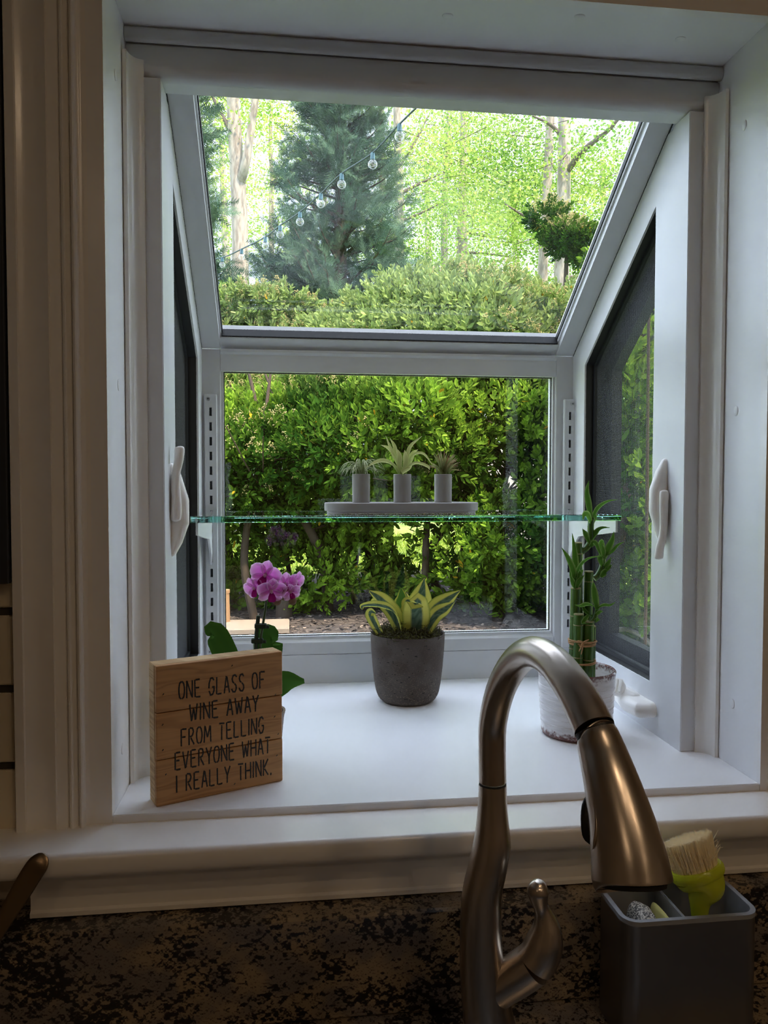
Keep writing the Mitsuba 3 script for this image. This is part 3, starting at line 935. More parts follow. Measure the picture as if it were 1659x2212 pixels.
# ------------------------------------------------------------------ lucky bamboo in a glazed pot
BY = .2035
BC = np.array([.5915, BY, 0])
bam = thing('potted_lucky_bamboo', 'tied lucky bamboo stalks in a ribbed grey glazed pot beside the right vent', 'potted plant')
prof = [(0, 0), (.044, 0), (.0475, .0025)]
for z in np.linspace(.004, .089, 90):
    rib = .0007 * (math.sin(z * 2 * math.pi / .0085) > .2) * (.018 < z < .076)
    prof.append((.0485 + .058 * z * 1.05 - .0004 + rib, z))
rt = .0485 + .058 * .091
prof += [(rt + .0003, .0915), (rt - .0012, .0935), (rt - .0040, .0925), (rt - .0048, .088), (rt - .006, .060), (0, .058)]
part(bam, 'pot', lathe(prof, BC, 96), 'pot_glaze', 35)
for i in range(60):
    a, r_ = rng.uniform(0, 2 * math.pi), .044 * math.sqrt(rng.uniform())
    m = ball(BC + (r_ * math.cos(a), r_ * math.sin(a), .061 + .004 * rng.uniform()), np.array([.007, .006, .0045]) * rng.uniform(.7, 1.2), 1)
    part(bam, 'pebble', m, 'pebble', True)


def stalk(px0, py1, px1, rad_px, dy, nodes, lean=0):
    y = BY + dy
    r = rad_px / FOCAL * (y + .839 + .05)
    top = at(px1, py1, y)
    bot = at(px0, 1445, y)
    bot[2] = .058
    k = part(bam, 'stalk', sweep([bot, bot * .5 + top * .5, top], r, 20, 12), 'bamboo', 50)
    for yy in nodes:
        t = (yy - 1445) / (py1 - 1445)
        c = at(px0 + (px1 - px0) * t, yy, y)
        part(k, 'node_ring', lathe([(r * .98, -.0008), (r * 1.045, -.0003), (r * 1.045, .0003), (r * .98, .0008)], c, 24), 'node_tan', 40)
    part(k, 'cut_top', lathe([(0, .0004), (r * .8, .0006), (r * 1.02, .0002), (r * 1.02, -.0012)], top, 24), 'node_tan', 40)
    return top


stalk(1238, 1270, 1244, 10.5, .000, (1330, 1400))
stalk(1247, 1326, 1250, 10.5, -.011, (1350, 1420))
stalk(1270, 1342, 1272, 11, -.011, (1349, 1425))
stalk(1266, 1234, 1272, 9.5, .009, (1256, 1370))
stalk(1252, 1172, 1249, 8.5, .009, (1196, 1300))
stalk(1280, 1352, 1281, 6, .004, (1427,))
for py, r_, n_ in ((1385, .0180, 5), (1427, .0176, 2)):
    c = at(1258, py, BY - .002)
    for i in range(n_):
        ring = [(c[0] + (r_ + .0004 * i) * math.cos(t), BY - .002 + (.0182 + .0006 * i) * math.sin(t), c[2] + .0011 * (i - n_ / 2) + .0015 * math.sin(t + i)) for t in np.linspace(0, 2 * math.pi, 30)]
        part(bam, 'raffia_tie', sweep(ring, .0008, 6, cap=False), 'raffia', 50)
c = at(1259, 1388, BY - .0225)
for e in ((-.006, -.001, -.012), (-.003, -.002, -.016), (.008, -.001, .004), (-.008, -.001, .003)):
    part(bam, 'raffia_tie', sweep([c, c + np.array(e) * .5 + (0, -.002, .001), c + e], [.0012, .001, .0006], 6, 8), 'raffia', 50)


def bl_color(k_):
    def f(u, t):
        g = np.array([.085, .215, .030]) * k_
        return g * .85 if abs(u) < .75 else np.array([.24, .36, .12]) * k_
    return f


def bleaf(pts, dy, wd, k_=1.0, normal=(0.1, -.9, .4), fold=.35):
    p = [at(a, b, BY + dy + c) for a, b, c in pts]
    n = len(p)
    ws = [wd * .55, wd * .92] + [wd * .62] * (n - 3) + [wd * .03]
    m, c = blade(p, ws, normal, fold, 2, bl_color(k_), 14)
    part(bam, 'leaf', m, 'leaf_house', True, color=c)


def shoot(pts, dy, r0, r1):
    p = [at(a, b, BY + dy) for a, b in pts]
    part(bam, 'shoot', sweep(p, np.linspace(r0, r1, len(p)), 12, 16), 'bamboo', 50)


shoot([(1256, 1192), (1268, 1182), (1276, 1166), (1276, 1140), (1278, 1118)], .012, .0045, .0045)
bleaf([(1276, 1122, 0), (1270, 1088, -.002), (1267, 1062, -.002), (1272, 1038, 0)], .010, .0115)
bleaf([(1280, 1120, 0), (1292, 1098, -.004), (1312, 1084, -.006), (1335, 1079, -.008)], .010, .0085, 1.05, (-.2, -.5, .85))
bleaf([(1276, 1128, 0), (1268, 1112, -.006), (1261, 1112, -.008), (1259, 1124, -.010)], .008, .011, 1.9, (.2, -.9, .2))
bleaf([(1280, 1130, 0), (1285, 1114, .004), (1287, 1122, .006)], .010, .008, 1.2)
bleaf([(1272, 1172, 0), (1264, 1155, -.003), (1258, 1142, -.004)], .008, .010, .8)
bleaf([(1276, 1168, 0), (1288, 1150, 0), (1300, 1141, -.004), (1318, 1140, -.01)], .008, .009, .75, (-.2, -.6, .7))
bleaf([(1275, 1180, 0), (1284, 1172, -.004), (1294, 1192, -.010), (1300, 1204, -.014)], .006, .010, 1.0, (.3, -.8, .5))
shoot([(1283, 1250), (1292, 1242), (1300, 1226), (1302, 1205)], .014, .0045, .0042)
bleaf([(1302, 1208, 0), (1312, 1186, -.004), (1322, 1166, -.004), (1326, 1148, -.002)], .012, .0115, 1.0)
bleaf([(1301, 1206, 0), (1297, 1186, .002), (1300, 1170, .004), (1304, 1178, .006)], .012, .012, 1.6)
bleaf([(1303, 1206, 0), (1302, 1190, -.006), (1300, 1174, -.010)], .010, .0095, 1.1)
bleaf([(1302, 1202, 0), (1320, 1194, -.006), (1335, 1178, -.010), (1349, 1170, -.012)], .012, .008, .95, (-.2, -.5, .85))
bleaf([(1303, 1228, 0), (1312, 1218, -.004), (1320, 1204, -.006)], .012, .008, .85)
bleaf([(1303, 1238, 0), (1314, 1226, -.004), (1322, 1220, -.006)], .012, .007, .8)
bleaf([(1298, 1246, 0), (1306, 1236, -.004), (1313, 1233, -.008)], .010, .010, 1.0)
bleaf([(1300, 1222, 0), (1296, 1206, -.006), (1306, 1200, -.010)], .010, .012, 1.0)
bleaf([(1243, 1268, 0), (1236, 1230, -.006), (1224, 1202, -.010), (1213, 1183, -.012)], -.004, .0115, 1.15)
bleaf([(1244, 1262, 0), (1242, 1220, -.002), (1240, 1186, 0), (1236, 1152, .002)], .000, .0115, 1.1)
bleaf([(1246, 1260, 0), (1250, 1230, -.008), (1270, 1208, -.014), (1304, 1200, -.018)], -.004, .0090, 1.0, (-.1, -.4, .9))
bleaf([(1244, 1250, 0), (1252, 1205, .006), (1256, 1168, .006)], .006, .009, .9)
bleaf([(1246, 1258, 0), (1254, 1232, -.010), (1258, 1240, -.016)], -.006, .008, 1.2)
bleaf([(1242, 1262, 0), (1234, 1246, -.004), (1231, 1230, -.006)], .000, .008, .9)
bleaf([(1243, 1272, 0), (1236, 1258, -.008), (1232, 1242, -.012)], -.004, .010, 1.1)
bleaf([(1244, 1272, 0), (1250, 1256, -.008), (1262, 1242, -.012)], -.004, .009, 1.0)
shoot([(1275, 1346), (1284, 1335), (1289, 1318)], -.010, .004, .0035)
bleaf([(1290, 1318, 0), (1284, 1290, -.004), (1282, 1270, -.004), (1282, 1257, 0)], -.010, .0125, 1.15)
bleaf([(1289, 1314, 0), (1270, 1306, -.010), (1252, 1310, -.014), (1240, 1306, -.016)], -.010, .0085, 1.15, (.1, -.5, .85))
bleaf([(1290, 1314, 0), (1304, 1308, -.006), (1318, 1308, -.010), (1330, 1300, -.012)], -.010, .0075, 1.1, (-.1, -.5, .85))
bleaf([(1286, 1328, 0), (1296, 1322, -.006), (1303, 1322, -.010)], -.012, .006, 1.1)
bleaf([(1284, 1334, 0), (1262, 1318, -.002), (1254, 1290, 0)], .004, .006, .8)
bleaf([(1270, 1330, 0), (1263, 1338, -.008), (1258, 1346, -.010), (1266, 1346, -.014)], -.014, .007, .9)
bleaf([(1284, 1342, 0), (1292, 1336, -.008), (1286, 1346, -.014)], -.012, .007, 1.0)

# ------------------------------------------------------------------ tray with three air plants on the shelf
TZ = SHZ1 + .0002
TY = .385
tcx = at(868, 1100, TY)[0]
TLen, TWid = .124, .036
outl = LineString([(-TLen + TWid, 0), (TLen - TWid, 0)]).buffer(TWid, quad_segs=16)
tray = thing('oval_tray', 'thin grey oval stoneware tray on the glass shelf', 'tray')


def oval(z0, z1, inset):
    m = trimesh.creation.extrude_polygon(outl.buffer(-inset), z1 - z0, engine='earcut')
    m.apply_translation([tcx, TY, z0])
    return m


part(tray, 'foot', oval(TZ, TZ + .0035, .004), 'stoneware_grey', 30)
tm = man(cat(oval(TZ + .0035, TZ + .0165, .0)))
part(tray, 'plate', m3.Manifold.batch_hull([man(oval(TZ + .0045, TZ + .0155, 0)), man(oval(TZ + .0035, TZ + .0165, .0012))]), 'stoneware_grey', 30)
VZ = TZ + .0166


def vase_plant(px, label):
    k = thing('potted_air_plant', label, 'air plant', None)
    c = np.array([at(px, 1080, TY)[0], TY, VZ])
    part(k, 'vase', lathe([(0, 0), (.0133, 0), (.0140, .0006), (.0143, .0445), (.0139, .0452), (.0128, .0448), (.0126, .03), (0, .028)], c, 40), 'stoneware_grey', 30)
    return k, c + (0, 0, .0440)


def spike_color(a, b, tip):
    return lambda u, t: (a * (1 - t) + b * t if t < .8 else b * (1 - (t - .8) * 5 * .7) + tip * (t - .8) * 5 * .7) * (1.12 if abs(u) > .6 else .95)


k, c = vase_plant(780, 'spidery pale air plant with thin arching leaves in leftmost grey vase')
for i in range(46):
    a = rng.uniform(0, 2 * math.pi)
    L = rng.uniform(.022, .041)
    d = np.array([math.cos(a), .8 * math.sin(a), 0])
    up = rng.uniform(.35, 1.15) * .020
    p = [c + d * .004 + (0, 0, -.004), c + d * L * .35 + (0, 0, up), c + d * L * .75 + (0, 0, up * .95), c + d * L + (0, 0, up * rng.uniform(-.35, .7))]
    m, col = blade(p, [.0024, .0022, .0017, .0004], (0, 0, 1), .5, 1, spike_color(np.array([.26, .32, .15]), np.array([.62, .64, .44]), np.array([.5, .5, .4])), 10)
    part(k, 'leaf', m, 'leaf_house', True, color=col)
for i in range(5):
    d = np.array([rng.normal() * .3, rng.normal() * .3, 1.0])
    p = [c, c + d * .010, c + d * rng.uniform(.018, .028)]
    m, col = blade(p, [.002, .0016, .0004], (0, -1, 0), .5, 1, spike_color(np.array([.20, .25, .12]), np.array([.4, .45, .25]), np.array([.5, .5, .4])), 8)
    part(k, 'leaf', m, 'leaf_house', True, color=col)

k, c = vase_plant(869, 'broad leaved pale green air plant in middle grey vase, the tallest of the three')
PA, PB = np.array([.38, .44, .17]), np.array([.66, .70, .30])
for pts, wd in (([(869, 1024, 0), (858, 1000, -.006), (846, 975, -.008), (833, 941, -.006)], .0062), ([(872, 1022, 0), (878, 995, -.004), (886, 965, -.006), (912, 942, -.010)], .0060),
                ([(862, 1024, 0), (850, 1005, -.014), (825, 994, -.024), (795, 1004, -.030)], .0060), ([(858, 1020, 0), (845, 1002, -.020), (820, 997, -.030), (790, 1010, -.034)], .0045),
                ([(872, 1026, 0), (880, 1010, -.016), (900, 1000, -.022), (924, 1008, -.024), (928, 1015, -.024)], .0052), ([(876, 1020, 0), (890, 985, .004), (914, 980, .004), (934, 1004, .0)], .0048),
                ([(868, 1024, -.004), (862, 1005, -.012), (862, 985, -.014), (856, 968, -.012)], .0090), ([(872, 1026, -.004), (876, 1006, -.012), (876, 988, -.012), (874, 972, -.008)], .0090),
                ([(870, 1024, 0), (884, 1000, .010), (892, 980, .012), (903, 971, .01)], .0075), ([(868, 1022, 0), (856, 990, .010), (852, 965, .012), (842, 946, .012)], .0065),
                ([(868, 1022, 0), (852, 985, .014), (838, 968, .016), (822, 961, .016)], .0060), ([(876, 1028, -.004), (868, 1022, -.016), (882, 1012, -.020), (890, 1006, -.016)], .0075)):
    p = [at(a, b, TY + d) for a, b, d in pts]
    m, col = blade(p, [wd * .8] + [wd] * (len(p) - 2) + [wd * .06], (0, -.85, .5), .35, 2, spike_color(PA, PB, np.array([.6, .62, .35])), 14)
    part(k, 'leaf', m, 'leaf_house', True, color=col)

k, c = vase_plant(957, 'bushy upright air plant with reddish tips in rightmost grey vase')
for i in range(64):
    px, py = rng.uniform(925, 995), 0
    py = 968 + .018 * (px - 957) ** 2 + rng.uniform(0, 26)
    dy = rng.normal() * .012
    p = [c + (rng.normal() * .004, rng.normal() * .004, -.004), (c * .5 + at(px, py, TY + dy) * .5) + (0.0, 0, .004), at(px, py, TY + dy)]
    red = rng.uniform() < .28
    m, col = blade(p, [.0022, .0019, .0003], (0, -1, .2), .5, 1, spike_color(np.array([.16, .22, .08]), np.array([.42, .42, .20]) if not red else np.array([.42, .24, .15]), np.array([.55, .40, .30])), 8)
    part(k, 'leaf', m, 'leaf_house', True, color=col)

# ------------------------------------------------------------------ faucet
fau = thing('faucet', 'brushed stainless pull down kitchen faucet with high arched spout', 'faucet')
FD = .705


def fp(px, py, d=FD):
    return deep(px, py, d)


base_c = fp(1064, 1690)
body = [(1066, 2330, 60), (1064, 2250, 56), (1052, 2180, 53), (1040, 2070, 47), (1040, 1944, 43), (1054, 1870, 41.5), (1063, 1822, 40), (1064, 1770, 34), (1064, 1730, 31), (1064, 1695, 30)]
bp = [fp(a, b) for a, b, r in body]
bp[0] = bp[0] * 1.0
bp[0][2] = -.1982
fb = part(fau, 'body', sweep(bp, [r * FD / FOCAL for _, _, r in body], 40, 70, ref=(0, 1, 0)), 'steel_brushed', 50)
part(fau, 'seam_ring', lathe([(.0120, -.0009), (.01235, -.0007), (.01235, .0007), (.0120, .0009)], fp(1064, 1692), 40), 'slot_dark')
br = [(1052, 2150, 40), (1085, 2128, 41), (1120, 2104, 43), (1152, 2082, 43)]
part(fau, 'hub', sweep([fp(a, b, FD - .004 * i) for i, (a, b, r) in enumerate(br)], [r * FD / FOCAL for *_, r in br], 36, 24, ref=(0, 1, 0)), 'steel_brushed', 50)
hd = [(1155, 2079, 42.5), (1168, 2060, 41), (1177, 2032, 38), (1180, 2004, 30), (1175, 1978, 20), (1169, 1960, 16), (1164, 1942, 19), (1162, 1925, 22.5), (1164, 1911, 17), (1165, 1904, 7)]
part(fau, 'handle', sweep([fp(a, b, FD - .013 - .001 * i) for i, (a, b, r) in enumerate(hd)], [r * FD / FOCAL for *_, r in hd], 36, 60, ref=(0, 1, 0)), 'steel_brushed', 50)
sp_ = [(1064, 1688, .705, 29.5), (1063, 1620, .704, 29.5), (1065, 1560, .700, 30), (1082, 1488, .683, 31.5), (1113, 1432, .655, 33), (1150, 1409, .622, 34.5), (1192, 1428, .590, 36.5), (1232, 1476, .562, 40), (1262, 1527, .543, 43), (1284, 1574, .530, 45)]
part(fau, 'spout', sweep([deep(a, b, d) for a, b, d, r in sp_], [r * d / FOCAL for a, b, d, r in sp_], 40, 90, ref=(0, 1, 0)), 'steel_brushed', 50)
rg = [(1284, 1574, .530, 43.5), (1292, 1593, .527, 43.5)]
part(fau, 'collar', sweep([deep(a, b, d) for a, b, d, r in rg], [r * d / FOCAL for a, b, d, r in rg], 40, ref=(0, 1, 0)), 'rubber_black', 50)
hs = [(1290, 1590, .5275, 42), (1291, 1593, .527, 45.5), (1293, 1598, .526, 47.5), (1303, 1630, .521, 52), (1318, 1680, .512, 58), (1334, 1740, .504, 66), (1348, 1800, .497, 74), (1358, 1850, .492, 80), (1363.5, 1890, .489, 84.5), (1365, 1903, .488, 84), (1366, 1907, .4875, 78)]
sh = part(fau, 'spray_head', sweep([deep(a, b, d) for a, b, d, r in hs], [r * d / FOCAL for a, b, d, r in hs], 48, 70, ref=(0, 1, 0)), 'steel_brushed', 50)
nz = [(1366, 1905, .4876, 72), (1367, 1915, .4868, 70)]
part(sh, 'nozzle', sweep([deep(a, b, d) for a, b, d, r in nz], [r * d / FOCAL for a, b, d, r in nz], 40, ref=(0, 1, 0)), 'rubber_black', 50)
bt = [(1281, 1712, .512, 4), (1277, 1740, .508, 9), (1276, 1775, .504, 10), (1278, 1806, .502, 9), (1281, 1822, .501, 4)]
part(sh, 'spray_button', sweep([deep(a, b, d + .003) for a, b, d, r in bt], [r * d / FOCAL for a, b, d, r in bt], 18, 24, flat=2.2, ref=(1, 0, 0)), 'rubber_black', 50)
cr2 = [(1276, 1705, .509, 1), (1286, 1745, .501, 4.5), (1289, 1785, .496, 5.5), (1285, 1815, .494, 4), (1281, 1834, .494, 1)]
part(sh, 'button_bezel', sweep([deep(a, b, d - .005) for a, b, d, r in cr2], [r * d / FOCAL for a, b, d, r in cr2], 14, 24, ref=(0, 1, 0)), 'steel_brushed', 50)

# ------------------------------------------------------------------ sink caddy with brush and sponge
cad = thing('sink_caddy', 'dark grey brushed two compartment sink caddy beside the faucet', 'sink caddy')
CX0, CX1, CY0, CY1, CZ1 = .5105, .6510, -.1430, -.0690, -.0700
cx_, cy_ = (CX0 + CX1) / 2, (CY0 + CY1) / 2


def rr_(inset, r):
    return Polygon([(CX0 + inset + r, CY0 + inset + r), (CX1 - inset - r, CY0 + inset + r), (CX1 - inset - r, CY1 - inset - r), (CX0 + inset + r, CY1 - inset - r)]).buffer(r, quad_segs=10)


shell = rr_(0, .016)
part(cad, 'shell', prism(Polygon(shell.exterior.coords, [rr_(.0016, .0145).exterior.coords]), 'z', -.197, CZ1 - .004), 'steel_dark', 40)
inn = rr_(.0017, .0145)
part(cad, 'liner', prism(Polygon(inn.exterior.coords, [rr_(.0042, .012).exterior.coords]), 'z', -.196, CZ1 - .002), 'plastic_grey', 40)
rim = Polygon(rr_(-.0008, .0168).exterior.coords, [rr_(.0046, .012).exterior.coords])
part(cad, 'rim', prism(rim.buffer(-.0003), 'z', CZ1 - .0045, CZ1), 'plastic_grey', 40)
part(cad, 'floor', prism(inn, 'z', -.1976, -.192), 'plastic_grey')
part(cad, 'divider', box(.5745, .5775, CY0 + .0044, CY1 - .0044, -.192, CZ1 - .004, .0008), 'plastic_grey')

brush = thing('dish_brush', 'round dish brush with lime green handle and cream bristles in the caddy', 'brush')
bc = deep(1508, 1890, .778)
ax = np.array([-.26, .25, .93])
ax /= np.linalg.norm(ax)
M0 = frames(ax[None], np.zeros(1), 1.0, bc[None])[0]


def onb(m):
    m.apply_transform(M0)
    return m


part(brush, 'head', onb(lathe([(0, -.003), (.020, -.003), (.0255, -.0015), (.0272, .0015), (.0272, .0055), (.0255, .0085), (0, .009)], (0, 0, 0), 48)), 'plastic_green', 40)
neck = [bc + ax * .001, bc - ax * .010 + (.002, -.001, 0), deep(1512, 1945, .776), deep(1511, 1985, .778), deep(1508, 2040, .776)]
neck.append(np.array([neck[-1][0] + .002, neck[-1][1], -.1895]))
part(brush, 'handle', sweep(neck, [.0245, .0195, .0108, .0076, .0068, .0068], 28, 40), 'plastic_green', 50)
fib = []
for i in range(1300):
    a, r_ = rng.uniform(0, 2 * math.pi), .0225 * math.sqrt(rng.uniform())
    p = np.array([r_ * math.cos(a), r_ * math.sin(a), .008])
    tilt = np.array([p[0], p[1], 0]) * .16 + rng.normal(size=3) * .0008
    fib.append(sweep([p, p + tilt + (0, 0, .0275 + .003 * p[0] / .02 + .0006 * rng.normal())], [.00048, .0004], 4))
for i in range(150):
    a = rng.uniform(0, 2 * math.pi)
    p = np.array([.022 * math.cos(a), .022 * math.sin(a), .008])
    o_ = np.array([math.cos(a), math.sin(a), 0]) * rng.uniform(.002, .010)
    L = rng.uniform(.008, .024)
    fib.append(sweep([p, p + o_ * .3 + (0, 0, L * .6), p + o_ + (0, 0, L) + rng.normal(size=3) * .003], [.0003, .00026, .0002], 4, 5))
part(brush, 'bristles', onb(cat(fib)), 'bristle', kind='stuff', label='cream bristles, some splayed')
spg = thing('sponge', 'grey scrubbing sponge with yellow foam in the caddy left compartment', 'sponge')
sm = box(.5285, .5560, -.136, -.088, -.190, -.0735, .008).subdivide_loop(3)
sv = np.array(sm.vertices)
sv += (meshkit.noise(sv * 500, 4)[:, None] - .5) * .002
part(spg, 'scrub_layer', trimesh.Trimesh(sv, sm.faces, process=False), 'scrub_mesh', True)
sm = box(.5555, .5675, -.135, -.090, -.190, -.0765, .005).subdivide_loop(3)
part(spg, 'foam_layer', sm, 'sponge_yellow', True)

# ------------------------------------------------------------------ utensil leaning at the left
ut = thing('butter_knife', 'bronze coloured flat utensil handle leaning against the stool at lower left', 'utensil')
pt = [deep(99, 1846, .747), deep(97, 1848.5, .7465), deep(91, 1856, .745), deep(82, 1868, .743), deep(68, 1888, .741), deep(40, 1935, .735), deep(5, 1995, .727), deep(-40, 2070, .718), deep(-80, 2140, .709)]
pt.append(pt[-1] + (pt[-1] - pt[-2]) * ((-.1975 - pt[-1][2]) / (pt[-1] - pt[-2])[2]))
part(ut, 'handle', sweep(pt, [.0012, .0048, .0082, .0102, .0106, .0100, .0078, .0055, .0050, .0050], 24, 80, flat=.22, ref=(.5, -.2, .85)), 'bronze', 40)

# ------------------------------------------------------------------ outdoors: ground, hedge, trees, string lights
GZ = -.46
k = thing('lawn', 'green lawn behind and beside the hedge', 'lawn')
whole(k, box(-60, 60, D1 + .02, 110, GZ - .3, GZ), 'lawn_soil')
k = thing('mulch_bed', 'dark mulch bed strewn with dry leaves under the hedge', 'mulch bed')
mb = Polygon([(-3.5, 3.2), (-1.5, 2.9), (1.2, 3.0), (1.9, 3.25), (2.3, 3.9), (2.4, 5.6), (1.4, 6.2), (.2, 5.9), (-.5, 5.2), (-2, 5.7), (-3.5, 5.5)])
part(k, 'soil', prism(mb, 'z', GZ + .0005, GZ + .02), 'mulch_soil')
n = 9000
pos = np.column_stack([rng.uniform(-1.2, 2.3, n), rng.uniform(3.0, 5.2, n), np.full(n, GZ + .024)])
chip_v = np.array([[-.5, -.3, 0], [.5, -.35, .06], [.55, .3, 0], [-.45, .35, .08]])
chip_f = np.array([[0, 1, 2], [0, 2, 3]])
z = np.column_stack([rng.normal(size=n) * .35, rng.normal(size=n) * .35, np.ones(n)])
cc = np.array([[.085, .072, .066], [.04, .033, .031], [.20, .165, .14], [.06, .05, .045]])[rng.choice(4, n, p=[.35, .4, .08, .17])]
v, f, c = tile(chip_v, chip_f, frames(z, rng.uniform(0, 6.3, n), rng.uniform(.008, .028, n), pos), cc[:, None, :])
part(k, 'dry_leaves', trimesh.Trimesh(v, f, process=False), 'mulch_chip', kind='stuff', color=c)
k = thing('grass', 'bright green grass blades of the lawn seen beside and through the hedge', 'grass')
n = 42000
pos = np.column_stack([np.concatenate([rng.uniform(1.8, 4.5, n // 3), rng.uniform(-2.5, 5.5, n - n // 3)]), np.concatenate([rng.uniform(1.2, 4.5, n // 3), rng.uniform(5.6, 11, n - n // 3)]), np.full(n, GZ)])
gv = np.array([[-.05, 0, 0], [.05, 0, 0], [0.1, .1, 1.0]])
z = np.column_stack([rng.normal(size=n) * .35, rng.normal(size=n) * .35, np.ones(n)])
gc = np.array([.17, .30, .04]) * rng.uniform(.6, 1.3, (n, 1)) + np.array([.10, .06, .0]) * rng.uniform(0, 1, (n, 1))
v, f, c = tile(gv, np.array([[0, 1, 2]]), frames(z, rng.uniform(0, 6.3, n), rng.uniform(.04, .10, n), pos), gc[:, None, :])
scene[k] = mikit.ply(trimesh.Trimesh(v, f, process=False), 'grass_blade', color=c)
labels[k]['kind'] = 'stuff'

# one glossy oval leaf, base at the origin, growing along +z, face towards -y
LEAF_V = np.array([[0, 0, 0], [-.20, -.02, .33], [0, .05, .33], [.20, -.02, .33], [-.19, -.06, .68], [0, .0, .70], [.19, -.06, .68], [0, -.10, 1.0]])
LEAF_F = np.array([[0, 2, 1], [0, 3, 2], [1, 2, 5], [1, 5, 4], [2, 3, 6], [2, 6, 5], [4, 5, 7], [5, 6, 7]])


def leaf_slots(seed, length=.12, pairs=5, size=.052):
    """Where the leaves of one sprig sit: 4 x 4 matrices and how far up each is."""
    r = np.random.default_rng(seed)
    ms, hs_ = [], []
    for i in range(pairs):
        h = (i + .5) / pairs
        for s in (0, math.pi):
            a = s + (i % 2) * math.pi / 2 + r.normal() * .25
            tilt = (1.15 - .65 * h) + r.normal() * .12
            zz = np.array([[math.cos(a) * math.sin(tilt), math.sin(a) * math.sin(tilt), math.cos(tilt)]])
            m = frames(zz, np.zeros(1), size * (1.05 - .25 * h) * r.uniform(.85, 1.15), np.array([[0, 0, h * length]]))[0]
            # turn the face to the sprig's axis
            ax_ = -(np.array([0, 0, 1.0]) - zz[0] * zz[0][2])
            ax_ /= np.linalg.norm(ax_)
            yy, sc = ax_, np.linalg.norm(m[:3, 2])
            xx = np.cross(yy, zz[0])
            m[:3, 0], m[:3, 1] = xx * sc, yy * sc
            ms.append(m); hs_.append(h)
    for a in (.3, 2.4, 4.5):
        zz = np.array([[math.cos(a) * .3, math.sin(a) * .3, .95]])
        ms.append(frames(zz, np.array([a]), size * .62, np.array([[0, 0, length]]))[0]); hs_.append(1.12)
    return np.array(ms), np.array(hs_)


SLOTS = [leaf_slots(40 + i) for i in range(5)]
STEM_V = np.array([[.0015, 0, 0], [-.0012, .0012, 0], [-.0012, -.0012, 0], [0, 0, .12]])
STEM_F = np.array([[0, 1, 3], [1, 2, 3], [2, 0, 3]])


